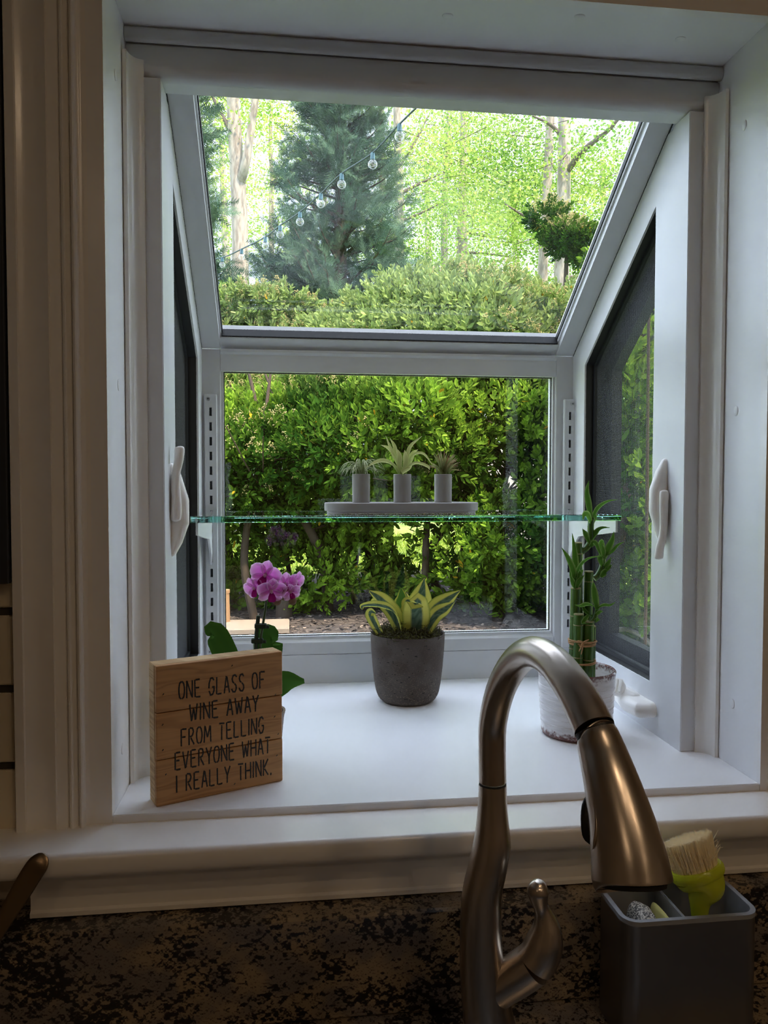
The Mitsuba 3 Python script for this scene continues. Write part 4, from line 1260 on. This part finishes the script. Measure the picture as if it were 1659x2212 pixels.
def shrub(name, label, category, pos, axis, scale, fresh_lit, n_parts, score, stem_list, blooms=None, pale=None):
    """A shrub of leafy sprigs; the n_parts leaves that show largest are parts, the others one mesh."""
    key = thing(name, label, category)
    n = len(pos)
    ms = frames(axis, rng.uniform(0, 6.28, n), scale, pos)
    kind = rng.integers(0, len(SLOTS), n)
    parts_, cand = [], []
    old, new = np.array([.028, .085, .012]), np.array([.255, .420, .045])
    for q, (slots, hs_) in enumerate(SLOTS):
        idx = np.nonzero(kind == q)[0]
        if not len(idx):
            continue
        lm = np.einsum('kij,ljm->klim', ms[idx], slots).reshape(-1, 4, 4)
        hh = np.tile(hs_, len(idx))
        fr = np.repeat(fresh_lit[idx], len(hs_))
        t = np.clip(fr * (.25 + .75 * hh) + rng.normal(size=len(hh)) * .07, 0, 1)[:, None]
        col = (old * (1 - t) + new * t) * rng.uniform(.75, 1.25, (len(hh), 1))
        if pale is not None:
            pl = (np.repeat(pale[idx], len(hs_)) * (.3 + .7 * hh))[:, None]
            col = col * (1 - pl) + np.array([.31, .385, .17]) * pl * rng.uniform(.7, 1.2, (len(hh), 1))  # haze of the sloped pane mixed into the upper leaves' colour
        odd = rng.uniform(size=len(hh)) < .0035
        col[odd] = np.array([.55, .36, .03])
        sc_ = np.repeat(score[idx], len(hs_))
        cand.append((lm, col, sc_))
        v, f, c = tile(STEM_V, STEM_F, ms[idx], np.full((len(idx), 1, 3), 1.0) * np.array([.09, .10, .03]))
        parts_.append((v, f, c))
    lm, col, sc_ = (np.concatenate(x) for x in zip(*cand))
    pick = np.argsort(sc_)[:n_parts]
    rest = np.ones(len(lm), bool)
    rest[pick] = False
    tones = []
    if n_parts:
        order = np.argsort(col[pick].sum(1))
        groups_ = np.array_split(order, 5)
        for g in groups_:
            tone = col[pick][g].mean(0)
            base_ply = mikit.ply((LEAF_V, LEAF_F), 'leaf_hedge', True, color=np.tile(tone, (len(LEAF_V), 1)))
            for i in g:
                kk = free(f'{key}__leaf')
                scene[kk] = {**base_ply, 'to_world': T(lm[pick][i].tolist())}
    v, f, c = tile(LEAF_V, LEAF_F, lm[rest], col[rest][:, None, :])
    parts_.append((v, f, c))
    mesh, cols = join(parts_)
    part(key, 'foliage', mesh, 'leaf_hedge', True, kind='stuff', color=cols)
    for s_pts, s_r in stem_list:
        part(key, 'branch', sweep(s_pts, s_r, 7, 18), 'bark_dark', True)
    if blooms is not None and len(blooms):
        nb = len(blooms)
        bv = np.array([[1, 0, 0], [-1, 0, 0], [0, 1, 0], [0, -1, 0], [0, 0, 1], [0, 0, -1.0]])
        bf = np.array([[0, 2, 4], [2, 1, 4], [1, 3, 4], [3, 0, 4], [2, 0, 5], [1, 2, 5], [3, 1, 5], [0, 3, 5]])
        P_ = []
        for b in blooms:
            kf = 34
            h = rng.uniform(0, 1, kf)
            a = rng.uniform(0, 6.28, kf)
            r_ = (.012 + .034 * (1 - h)) * rng.uniform(.3, 1, kf)
            P_.append(b + np.column_stack([r_ * np.cos(a), r_ * np.sin(a), h * .065]))
        P_ = np.vstack(P_)
        m_ = np.tile(np.eye(4), (len(P_), 1, 1))
        m_[:, :3, :3] *= rng.uniform(.0028, .0056, len(P_))[:, None, None]
        m_[:, :3, 3] = P_
        bc_ = np.array([.46, .44, .20]) * rng.uniform(.75, 1.2, (len(P_), 1)) + np.array([.1, .02, .03]) * rng.uniform(0, 1, (len(P_), 1))
        v, f, c = tile(bv, bf, m_, bc_[:, None, :])
        part(key, 'blossom', trimesh.Trimesh(v, f, process=False), 'blossom', kind='stuff', color=np.clip(c, 0, 1), label='small cream flower clusters')
    return key


def hedge_front(x, z):
    """y of the hedge's front skin: bulging, leaning back towards its rounded top."""
    q = np.stack([x * 1.3, z * 1.5, x * 0 + 3], -1)
    lump = (meshkit.noise(q * 1.1, 11) - .5) * 1.05 + (meshkit.noise(q * 2.7, 12) - .5) * .50
    top = np.clip((z - .55 - .75 * (meshkit.noise(np.stack([x * .8, x * 0 + 1, x * 0], -1), 15) - .5)) / 1.15, 0, 1.1)
    return 3.75 + lump + 1.7 * top ** 1.8


HTOP = 1.86


THIN = [(-.13, -.07, .20), (.98, -.05, .22), (.24, -.22, .13), (1.12, -.36, .11), (1.43, .38, .15), (.62, -.18, .12)]


def make_sprigs(n, x0, x1, z0, z1, seed):
    r = np.random.default_rng(seed)
    x, z_ = r.uniform(x0, x1, n), GZ + (z1 - GZ) * 1.0 * r.uniform(0, 1, n)
    z_ = z0 + (z1 - z0) * r.uniform(0, 1, n)
    depth = r.exponential(.16, n)
    depth = np.where(r.uniform(size=n) < .22, r.uniform(0, 1.1, n), depth)
    y = hedge_front(x, z_) + depth
    hole = meshkit.noise(np.stack([x * 1.7, z_ * 2.2, y * 0 + 9], -1), 21)
    low = np.clip((.12 - z_) / .5, 0, 1)                      # thinner towards the ground
    keep = (hole > .12 + .14 * low) & (r.uniform(size=n) > .08 * low) & (z_ < HTOP - .16 * np.clip((x - .9) / .6, 0, 1) * (x < 1.75) + .55 * (meshkit.noise(np.stack([x * 2, y * 2, y * 0], -1), 14) - .5))
    for hx, hz, hr in THIN:                                   # thin spots one sees through
        keep &= ~(((x - hx) ** 2 + ((z_ - hz) * 1.3) ** 2 < hr ** 2) & (r.uniform(size=n) < .86))
    x, y, z_, depth, hole = x[keep], y[keep], z_[keep], depth[keep], hole[keep]
    pos = np.column_stack([x, y, z_])
    e = .05
    nx = -(hedge_front(x + e, z_) - hedge_front(x - e, z_)) / (2 * e)
    nz = -(hedge_front(x, z_ + e) - hedge_front(x, z_ - e)) / (2 * e)
    nor = np.column_stack([-nx * .6, -np.ones(len(x)), -nz * .6])
    nor /= np.linalg.norm(nor, axis=1, keepdims=True)
    ax_ = nor * .75 + np.array([0, 0, .75]) + r.normal(size=(len(x), 3)) * (.60 + .5 * np.clip(z_ - .8, 0, 1))[:, None]
    return pos, ax_, depth, r


pos, ax_, depth, r = make_sprigs(15300, -1.15, 2.22, GZ + .03, HTOP + .28, 31)
vis = (pos[:, 0] > -.35) & (pos[:, 0] < 1.9) & (pos[:, 2] > -.3) & (pos[:, 2] < 1.0)
score = pos[:, 1] + np.where(vis, 0, 10)
fresh_lit = np.clip(.68 - depth * 2.6 + (meshkit.noise(pos * 2.6, 5) - .5) * 1.5 + .30 * np.clip(pos[:, 2] - .9, 0, .6), .0, 1)  # new growth at the skin; darker colour with depth paints the inner shade
bm = (depth < .12) & (pos[:, 2] > .25) & (meshkit.noise(pos * 1.9, 8) > .56 - .12 * (pos[:, 2] > .9)) & (r.uniform(size=len(pos)) < .30)
bl_pos = pos[bm] + ax_[bm] / np.linalg.norm(ax_[bm], axis=1, keepdims=True) * .10
stems = []
for i in range(26):
    x = -1.0 + i * .135 + r.normal() * .04
    y = 4.15 + r.normal() * .22
    p = [(x, y, GZ), (x + r.normal() * .05, y + r.normal() * .05, GZ + .4), (x + r.normal() * .16, y + r.normal() * .15, GZ + .95), (x + r.normal() * .3, y + .2 + r.normal() * .2, GZ + 1.6)]
    q_ = r.uniform(.014, .035)
    stems.append((p, [q_, q_ * .85, q_ * .6, q_ * .25]))
    for _ in range(3):
        h = r.uniform(.2, .8)
        a = np.array(p[1]) * (1 - h) + np.array(p[2]) * h
        stems.append(([a, a + r.normal(size=3) * (.12, .10, .05) + (0, -.1, .14), a + r.normal(size=3) * (.28, .2, .1) + (0, -.28, .32)], [.009, .006, .003]))
shrub('hedge', 'tall glossy green hedge with cream blossom filling the front pane', 'hedge', pos, ax_, r.uniform(.78, 1.28, len(pos)), fresh_lit, 300, score, stems, bl_pos, np.clip((pos[:, 2] - .75) / .8, 0, .8) * np.clip(1 - depth * 2, 0, 1))

pos, ax_, depth, r = make_sprigs(3600, 1.70, 3.1, GZ + .02, HTOP, 37)
pos[:, 1] -= 1.05 + .3 * np.clip((pos[:, 0] - 2.0) / .8, 0, 1)
keep = pos[:, 0] > .58 + .40 * pos[:, 1]
pos, ax_, depth = pos[keep], ax_[keep], depth[keep]
fresh_lit = np.clip(.85 - depth * 2.2 + (meshkit.noise(pos * 2.0, 6) - .5) * 1.2, .02, 1)  # colour darkens with depth here too, for the shaded inside
stems = [([(x, 3.0, GZ), (x + .1, 2.95, GZ + .7), (x + .2, 2.95, GZ + 1.7)], [.03, .025, .01]) for x in (1.8, 2.1, 2.5, 2.9)]
shrub('garden_shrub', 'leafy green shrub seen through the right insect screen', 'shrub', pos, ax_, r.uniform(1.0, 1.6, len(pos)), fresh_lit, 0, depth, stems)


# trees -------------------------------------------------------------
def limb(p, r, n=20, sides=10):
    return sweep(p, r, sides, n)


LF_V = np.array([[0, 0, 0], [-.42, .03, .40], [0, -.08, .52], [.42, .03, .40], [0, .06, 1.0]])
LF_F = np.array([[0, 2, 1], [0, 3, 2], [1, 2, 4], [2, 3, 4]])


def tree(label, trunks, blobs, size, color, seed, clump=46, spread=(.44, .44, .11), category='tree', drop=.25, leafm='leaf_tree', back=1.3):
    """Trunks and limbs as parts; foliage in flat layered clumps inside ellipsoids (centre, radii, clumps)."""
    key = thing('tree', label, category)
    r = np.random.default_rng(seed)
    for i, (p, rad_, nm) in enumerate(trunks):
        part(key, nm, limb(p, rad_), 'bark' if nm == 'trunk' or rad_[0] > .08 else 'bark_limb', True)
    P_, tw = [], []
    for c, rad_, m in blobs:
        m = int(m * .50)
        d = r.normal(size=(m, 3))
        d /= np.linalg.norm(d, axis=1, keepdims=True)
        cen = np.array(c) + (0, back, 0)
        cen_shift = np.where(r.uniform(size=(m, 1)) < .14, -1.6 - back, 0) * np.array([0, 1, 0])
        cen = cen + cen_shift + d * np.array(rad_) * r.uniform(.15, 1, (m, 1)) ** .5
        for q in cen:
            a = r.uniform(0, 6.28)
            nn = int(clump * 3.2 * r.uniform(.4, 1.5))
            o_ = r.normal(size=(nn, 3)) * spread
            o_[:, 2] -= drop * np.linalg.norm(o_[:, :2], axis=1)
            P_.append(q + o_)
            e = r.normal(size=3) * (.35, .35, .10)
            tw.append(sweep([q - e, q, q + e], [.006, .004, .002], 3, cap=False))
    P_ = np.vstack(P_)
    n = len(P_)
    z_ = np.column_stack([r.normal(size=n), r.normal(size=n), r.normal(size=n) * .5 - .35])
    tone = np.clip(.42 + 1.5 * (meshkit.noise(P_ * .8, seed) - .5) + .6 * (meshkit.noise(P_ * 3, seed) - .5) + r.normal(size=n) * .15, 0, 1)[:, None]
    col = np.array(color[0]) * (1 - tone) + np.array(color[1]) * tone
    v, f, c = tile(LF_V, LF_F, frames(z_, r.uniform(0, 6.28, n), size * .52 * r.uniform(.6, 1.35, n), P_), col[:, None, :])
    part(key, 'foliage', trimesh.Trimesh(v, f, process=False), leafm, kind='stuff', color=c)
    part(key, 'twigs', cat(tw), 'bark_dark', kind='stuff')
    return key


def conifer(label, x, y, height, width, seed, lean=0.0, low=.0, n_br=300):
    key = thing('conifer', label, 'conifer')
    r = np.random.default_rng(seed)
    part(key, 'trunk', limb([(x, y, GZ), (x + lean * .5, y, GZ + height * .5), (x + lean, y, GZ + height)], [.16, .10, .02]), 'bark_dark', True)
    fr = []
    br = []
    for i in range(n_br):
        t = r.uniform(low, .97) ** .9
        h = GZ + height * t
        L = width * (1 - t) ** .75 * r.uniform(.55, 1.08) + .12
        a = r.uniform(0, 6.28)
        d = np.array([math.cos(a), math.sin(a), 0])
        o_ = np.array([x + lean * t, y, h])
        p = np.array([o_, o_ + d * L * .45 + (0, 0, L * .16), o_ + d * L * .8 + (0, 0, L * .30), o_ + d * L + (0, 0, L * .50)])
        br.append(sweep(p, [.022, .014, .008, .003], 3, 6, cap=False))
        nf = int(10 + L * 26)
        s_ = spline(p, 30)
        for j in range(nf):
            q = s_[int(r.uniform(.15, 1) * 29)]
            fr.append(np.concatenate([q + r.normal(size=3) * .06, d * .8 + r.normal(size=3) * .55 + (0, 0, .40)]))
    fr = np.array(fr)
    # a frond: thin flat needles fanning out along a stalk
    fv, ff = [], []
    for i in range(11):
        h = i / 10
        for s in (-1, 1):
            b = len(fv)
            l = .30 * (1 - .75 * h) + .06
            fv += [[0, 0, h * .8 - .02], [0, 0, h * .8 + .035], [s * l, .05 * math.sin(i * 2.1), h * .8 + .8 * l]]
            ff.append([b, b + 1, b + 2])
    fv, ff = np.array(fv), np.array(ff)
    n = len(fr)
    tone = np.clip(.45 + (meshkit.noise(fr[:, :3] * 1.6, seed) - .5) * 1.1 + r.normal(size=n) * .12, 0, 1)[:, None]
    col = np.array([.030, .070, .050]) * (1 - tone) + np.array([.125, .200, .125]) * tone
    v, f, c = tile(fv, ff, frames(fr[:, 3:], r.uniform(0, 6.28, n), r.uniform(.13, .30, n), fr[:, :3]), col[:, None, :])
    part(key, 'foliage', trimesh.Trimesh(v, f, process=False), 'leaf_conifer', kind='stuff', color=c)
    part(key, 'branches', cat(br), 'bark_dark', kind='stuff')
    return key


def up(px, py, y, z=None):
    p = at(px, py, y)
    return p if z is None else np.array([p[0], p[1], z])


c0 = at(722, 600, 9.0)
conifer('large dark blue green conifer rising behind the hedge left of centre', c0[0], 9.0, 6.4, 1.55, 51, .12, .05)
c0 = at(432, 500, 8.0)
conifer('dark conifer cut off by the left edge of the sloped pane', c0[0] - .30, 8.0, 6.8, .85, 52, -.05, .1)
c0 = at(606, 570, 12.0)
conifer('low bluish conifer bough mass between the twin trunk and the large conifer', c0[0] + .25, 12.0, 2.75, 1.0, 53, 0, .15, n_br=80)

YG = ((.17, .34, .05), (.60, .70, .20))
LG = ((.13, .29, .05), (.50, .64, .17))
DG = ((.10, .24, .04), (.38, .54, .13))
y = 12.5
tree('pale twin trunked tree left of the large conifer', [
    ([up(522, 640, y, GZ), up(519, 560, y), up(516, 430, y), up(508, 300, y), up(498, 120, y)], [.17, .145, .135, .12, .10], 'trunk'),
    ([up(517, 400, y), up(531, 350, y - .2), up(545, 260, y - .2), up(560, 150, y - .3)], [.09, .075, .065, .05], 'limb'),
    ([up(508, 300, y), up(480, 250, y), up(450, 190, y)], [.05, .035, .02], 'limb')],
    [(at(470, 240, y + 1), (1.3, 1.2, 1.1), 34), (at(560, 230, y + 1.5), (1.5, 1.2, .9), 30), (at(590, 380, y + 2.5), (1.2, 1.2, 1.0), 14), (at(470, 380, y + 1.5), (1.0, 1.2, .9), 24), (at(520, 60, y), (2.2, 1.5, 1.0), 60)], .10, YG, 61)
y = 16
tree('slim young tree between the twin trunk and the large conifer', [([up(588, 640, y, GZ), up(586, 500, y), up(588, 400, y), up(584, 300, y), up(590, 150, y)], [.07, .06, .05, .04, .02], 'trunk'), ([up(587, 430, y), up(602, 370, y), up(640, 330, y)], [.03, .022, .01], 'limb')],
     [(at(600, 330, y), (1.3, 1.2, 1.3), 18), (at(560, 460, y + 1), (1.2, 1.2, .8), 12), (at(640, 250, y + 1), (1.6, 1.2, 1.0), 26), (at(580, 520, y + 2), (1.6, 1, .6), 12)], .10, YG, 62)
y = 15
tree('yellow green tree with straight trunk right behind the large conifer', [
    ([up(865, 640, y, GZ), up(862, 540, y), up(862, 400, y), up(858, 280, y), up(856, 120, y)], [.11, .10, .09, .08, .06], 'trunk'),
    ([up(862, 420, y), up(900, 400, y), up(960, 372, y)], [.04, .03, .012], 'limb'), ([up(861, 360, y), up(900, 300, y), up(925, 250, y)], [.04, .03, .012], 'limb'), ([up(862, 480, y), up(905, 462, y), up(950, 440, y)], [.035, .025, .012], 'limb')],
    [(at(900, 300, y), (1.7, 1.3, 1.2), 50), (at(860, 220, y + 1), (1.6, 1.2, .9), 44), (at(930, 420, y + .5), (1.5, 1.2, .9), 40), (at(880, 500, y + 1), (1.4, 1.2, .8), 26), (at(900, 80, y), (3, 2, 1.2), 60)], .10, YG, 63)
y = 18
tree('tall slender tree in the middle right with bare lower trunk', [
    ([up(962, 640, y, GZ), up(960, 520, y), up(962, 400, y), up(970, 280, y), up(975, 100, y)], [.10, .09, .08, .07, .05], 'trunk'),
    ([up(822, 600, y, GZ), up(826, 400, y), up(823, 280, y), up(826, 120, y)], [.10, .08, .07, .05], 'trunk')],
    [(at(970, 260, y), (2.0, 1.5, 1.1), 60), (at(1010, 360, y + 1), (1.7, 1.5, 1.0), 50), (at(950, 480, y + 1), (1.8, 1.5, 1.0), 40), (at(1040, 480, y + 2), (1.8, 1.5, 1.0), 36), (at(990, 60, y), (3, 2, 1.4), 50)], .11, LG, 64)
y = 15.5
tree('pale trunk with three low bare side limbs in the middle of the woods', [
    ([up(997, 640, y, GZ), up(998, 570, y), up(998, 480, y), up(1000, 380, y), up(1004, 120, y)], [.13, .12, .10, .09, .06], 'trunk'),
    ([up(998, 545, y), up(1050, 548, y), up(1110, 556, y)], [.035, .025, .010], 'limb'), ([up(1000, 500, y), up(1060, 512, y), up(1120, 520, y)], [.03, .022, .010], 'limb'), ([up(1000, 560, y), up(1060, 590, y), up(1120, 600, y)], [.03, .02, .01], 'limb')],
    [(at(1060, 545, y + 1.5), (1.2, 1.1, .7), 34), (at(1080, 440, y + 2), (1.4, 1.1, .8), 34), (at(960, 560, y + 2), (1.1, 1.1, .5), 20), (at(1000, 330, y), (1.1, .8, .9), 40)], .09, DG, 65)
y = 11.5
tree('tree with the widest trunk and long rising limb at right of the sloped pane', [
    ([up(1212, 700, y, GZ), up(1213, 600, y), up(1217, 450, y), up(1219, 330, y), up(1220, 240, y), up(1225, 80, y)], [.14, .125, .115, .105, .10, .08], 'trunk'),
    ([up(1218, 380, y), up(1260, 325, y - .3), up(1310, 285, y - .6), up(1350, 240, y - .8)], [.055, .045, .035, .02], 'limb'),
    ([up(1216, 600, y), up(1250, 598, y), up(1290, 590, y)], [.045, .03, .015], 'limb'), ([up(1219, 300, y), up(1190, 270, y), up(1150, 250, y)], [.04, .03, .012], 'limb')],
    [(at(1270, 300, y), (1.5, 1.3, 1.1), 50), (at(1180, 300, y + 1), (1.4, 1.3, 1.2), 50), (at(1330, 380, y + .5), (1.4, 1.3, 1.2), 50), (at(1280, 440, y + 1), (1.4, 1.3, .8), 34), (at(1130, 270, y + 1), (1.5, 1.3, .9), 44), (at(1240, 70, y), (3, 2, 1.3), 70)], .10, LG, 66)
y = 12
tree('thinner pale trunk standing left of the widest trunk', [
    ([up(1168, 700, y, GZ), up(1172, 600, y), up(1180, 450, y), up(1185, 340, y), up(1190, 240, y), up(1195, 80, y)], [.10, .085, .08, .075, .07, .05], 'trunk'),
    ([up(1178, 480, y), up(1140, 470, y), up(1090, 440, y)], [.035, .025, .01], 'limb')],
    [(at(1120, 380, y), (1.5, 1.3, 1.1), 50), (at(1150, 520, y + 1), (1.5, 1.3, .9), 44), (at(1080, 310, y + 1.5), (1.7, 1.3, 1.0), 50), (at(1100, 590, y + 2), (1.6, 1, .5), 26)], .10, YG, 67)
for i, (px, py, yy, lab) in enumerate(((480, 500, 24, 'distant woodland tree behind the twin trunk at far left'), (700, 400, 27, 'distant woodland tree behind the large conifer'), (920, 450, 25, 'distant woodland tree behind the slender middle trunks'), (1110, 440, 26, 'distant woodland tree behind the thinner pale trunk'), (1300, 450, 24, 'distant woodland tree at far right of the sloped pane'), (1480, 500, 20, 'distant woodland tree beyond the right vent'), (300, 480, 21, 'distant woodland tree left of the cut off conifer'), (120, 480, 23, 'distant woodland tree at the far left beyond the wall'))):
    b = at(px, py, yy)
    tree(lab, [([(b[0], yy, GZ), (b[0] + .2, yy, 4), (b[0], yy, 11)], [.22, .18, .08], 'trunk')],
         [((b[0], yy, 2.0), (3.4, 1.5, 1.6), 34), ((b[0], yy, 5.0), (3.4, 2, 2.2), 36), ((b[0], yy, 9.5), (3.4, 2, 2.6), 26)], .17, (LG, YG, YG, LG, LG, DG, LG, YG)[i], 70 + i, 42, (.6, .6, .26))

b = at(1400, 900, 8.6)
tree('broad leafy tree close behind the shrub seen through the right vent', [([(b[0], 8.6, GZ), (b[0] + .1, 8.6, .8), (b[0], 8.6, 2.4)], [.14, .11, .06], 'trunk')],
     [((b[0], 8.2, .2), (1.5, .8, .7), 40), ((b[0], 8.3, 1.4), (1.5, .9, .8), 40), ((b[0] + .4, 8.3, 2.5), (1.3, .9, .8), 30)], .13, DG, 79)

# evergreen crown of the hedge kind rising at the right, with blossom
r = np.random.default_rng(81)
n = 330
cen = at(1225, 520, 6.2)
d = r.normal(size=(n, 3))
d /= np.linalg.norm(d, axis=1, keepdims=True)
pos = cen + d * np.array([.17, .20, .10]) * r.uniform(.4, 1, (n, 1)) ** .5
pos = np.vstack([pos, at(1268, 540, 6.2) + d[:200] * (.09, .15, .10), at(1185, 475, 6.3) + d[:130] * (.13, .15, .07)])
axx = np.vstack([d, d[:200], d[:130]]) * .8 + (0, 0, .6)
fr = np.clip(.10 + (meshkit.noise(pos * 4, 2) - .5) * .8, .0, 1)
tp = (pos[:, 2] > cen[2] - .02) & (r.uniform(size=len(pos)) < .55)
stems = [([(cen[0] + .05, 6.3, GZ), (cen[0], 6.3, .9), (cen[0] + .02, 6.25, cen[2] + .1)], [.05, .04, .015]), ([(cen[0], 6.3, 1.0), (cen[0] + .2, 6.2, 1.6), (cen[0] + .25, 6.2, 2.1)], [.025, .02, .01])]
shrub('blossoming_evergreen', 'dark glossy evergreen with cream blossom standing above the hedge at right', 'shrub', pos, axx, r.uniform(.7, 1.1, len(pos)), fr, 0, pos[:, 1], stems, pos[tp] + axx[tp] * .07)

# string lights
sl = thing('string_lights', 'string of clear globe bulbs on a dark cord across the garden', 'string lights')
bulbs = [(863, 268, 2.75), (805, 330, 3.0), (738, 375, 3.25), (693, 418, 3.5), (648, 458, 3.75), (605, 487, 4.0), (573, 512, 4.3), (522, 538, 4.8), (480, 556, 5.3)]
pts = [at(1010, 130, 2.2), at(920, 213, 2.5)] + [at(a, b, c) for a, b, c in bulbs] + [at(420, 568, 6.2), at(380, 560, 7.9)]
part(sl, 'cord', sweep(pts, .0045, 6, 90), 'cord_dark', True)
for a, b, c in bulbs:
    q = at(a, b, c)
    so = part(sl, 'socket', lathe([(0, 0), (.009, 0), (.011, -.008), (.012, -.034), (0, -.035)], q, 16), 'socket_blue', 30)
    bb = part(sl, 'bulb', ball(q - (0, 0, .056), .023, 3), 'bulb_glass', True)
    part(bb, 'filament', sweep([q - (0, 0, .034), q - (.004, 0, .052), q - (-.004, 0, .060), q - (0, 0, .068)], .0012, 5, 10), 'cut_wood')
po = at(380, 560, 7.9)
k = thing('light_pole', 'thin dark pole holding the far end of the string lights', 'pole')
whole(k, limb([(po[0], 7.9, GZ), (po[0], 7.9, po[2] + .1)], [.03, .025], 4), 'bark_dark')

k = thing('dark_upright_bar', 'thin dark upright bar outside the right vent', 'stake')
q = at(1399, 1000, 2.0)
whole(k, sweep([(q[0], 2.0, GZ), (q[0], 2.0, .2), (q[0] - .004, 2.0, 1.05)], [.007, .007, .006], 8), 'bark_dark', True)  # thin dark bar for the upright line in the vent
k = thing('garden_hose', 'grey garden hose lying in an arch on the grass outside the right vent', 'hose')
hp_ = [at(1440, 1405, 2.35), at(1400, 1385, 2.5), at(1362, 1362, 2.6), at(1335, 1362, 2.55), at(1322, 1385, 2.5), at(1318, 1400, 2.4)]
hp_[0][2] = GZ + .012; hp_[-1][2] = GZ + .012
whole(k, sweep(hp_, .011, 10, 50), 'hose_grey', True)

# timber post, board and pale fence beyond the hedge
b = at(487, 1376, 3.45)
k = thing('timber_post', 'short round timber post on the ground at lower left outside the pane', 'post')
t = at(485, 1275, 3.45)
part(k, 'shaft', sweep([(b[0], 3.45, GZ), (t[0], 3.45, t[2] - .015)], [.028, .026], 16), 'post_wood', 40)
part(k, 'cap', lathe([(0, 0), (.029, 0), (.029, .018), (0, .020)], (t[0], 3.45, t[2] - .015), 20), 'post_wood', 30)
k = thing('brown_stub', 'short brown stub shape in the mulch under the hedge left of the dark pot', 'brown_stub')
b = at(613, 1352, 3.75)
whole(k, sweep([(b[0], 3.75, GZ + .01), (b[0] + .004, 3.75, GZ + .17)], [.05, .047], 14), 'bark_dark', 40)  # short brown upright shape low in the front pane
k = thing('timber_board', 'pale flat timber board lying on the mulch at lower left outside the pane', 'board')
whole(k, box(-.40, .18, 3.22, 3.50, GZ + .021, GZ + .055, .006), 'cut_wood')
k = thing('garden_fence', 'pale board fence glimpsed through the hedge', 'fence')
for i in range(10):
    x = 2.25 + i * .152
    part(k, 'board', box(x, x + .145, 7.6, 7.62, GZ + .04, .72 + .01 * (i % 3)), 'siding')
part(k, 'rail', box(2.2, 3.8, 7.62, 7.66, .35, .43), 'siding')
part(k, 'rail', box(2.2, 3.8, 7.62, 7.66, GZ + .2, GZ + .28), 'siding')
for x in (2.3, 3.0, 3.68):
    part(k, 'post', box(x, x + .08, 7.66, 7.74, GZ, .8), 'siding')
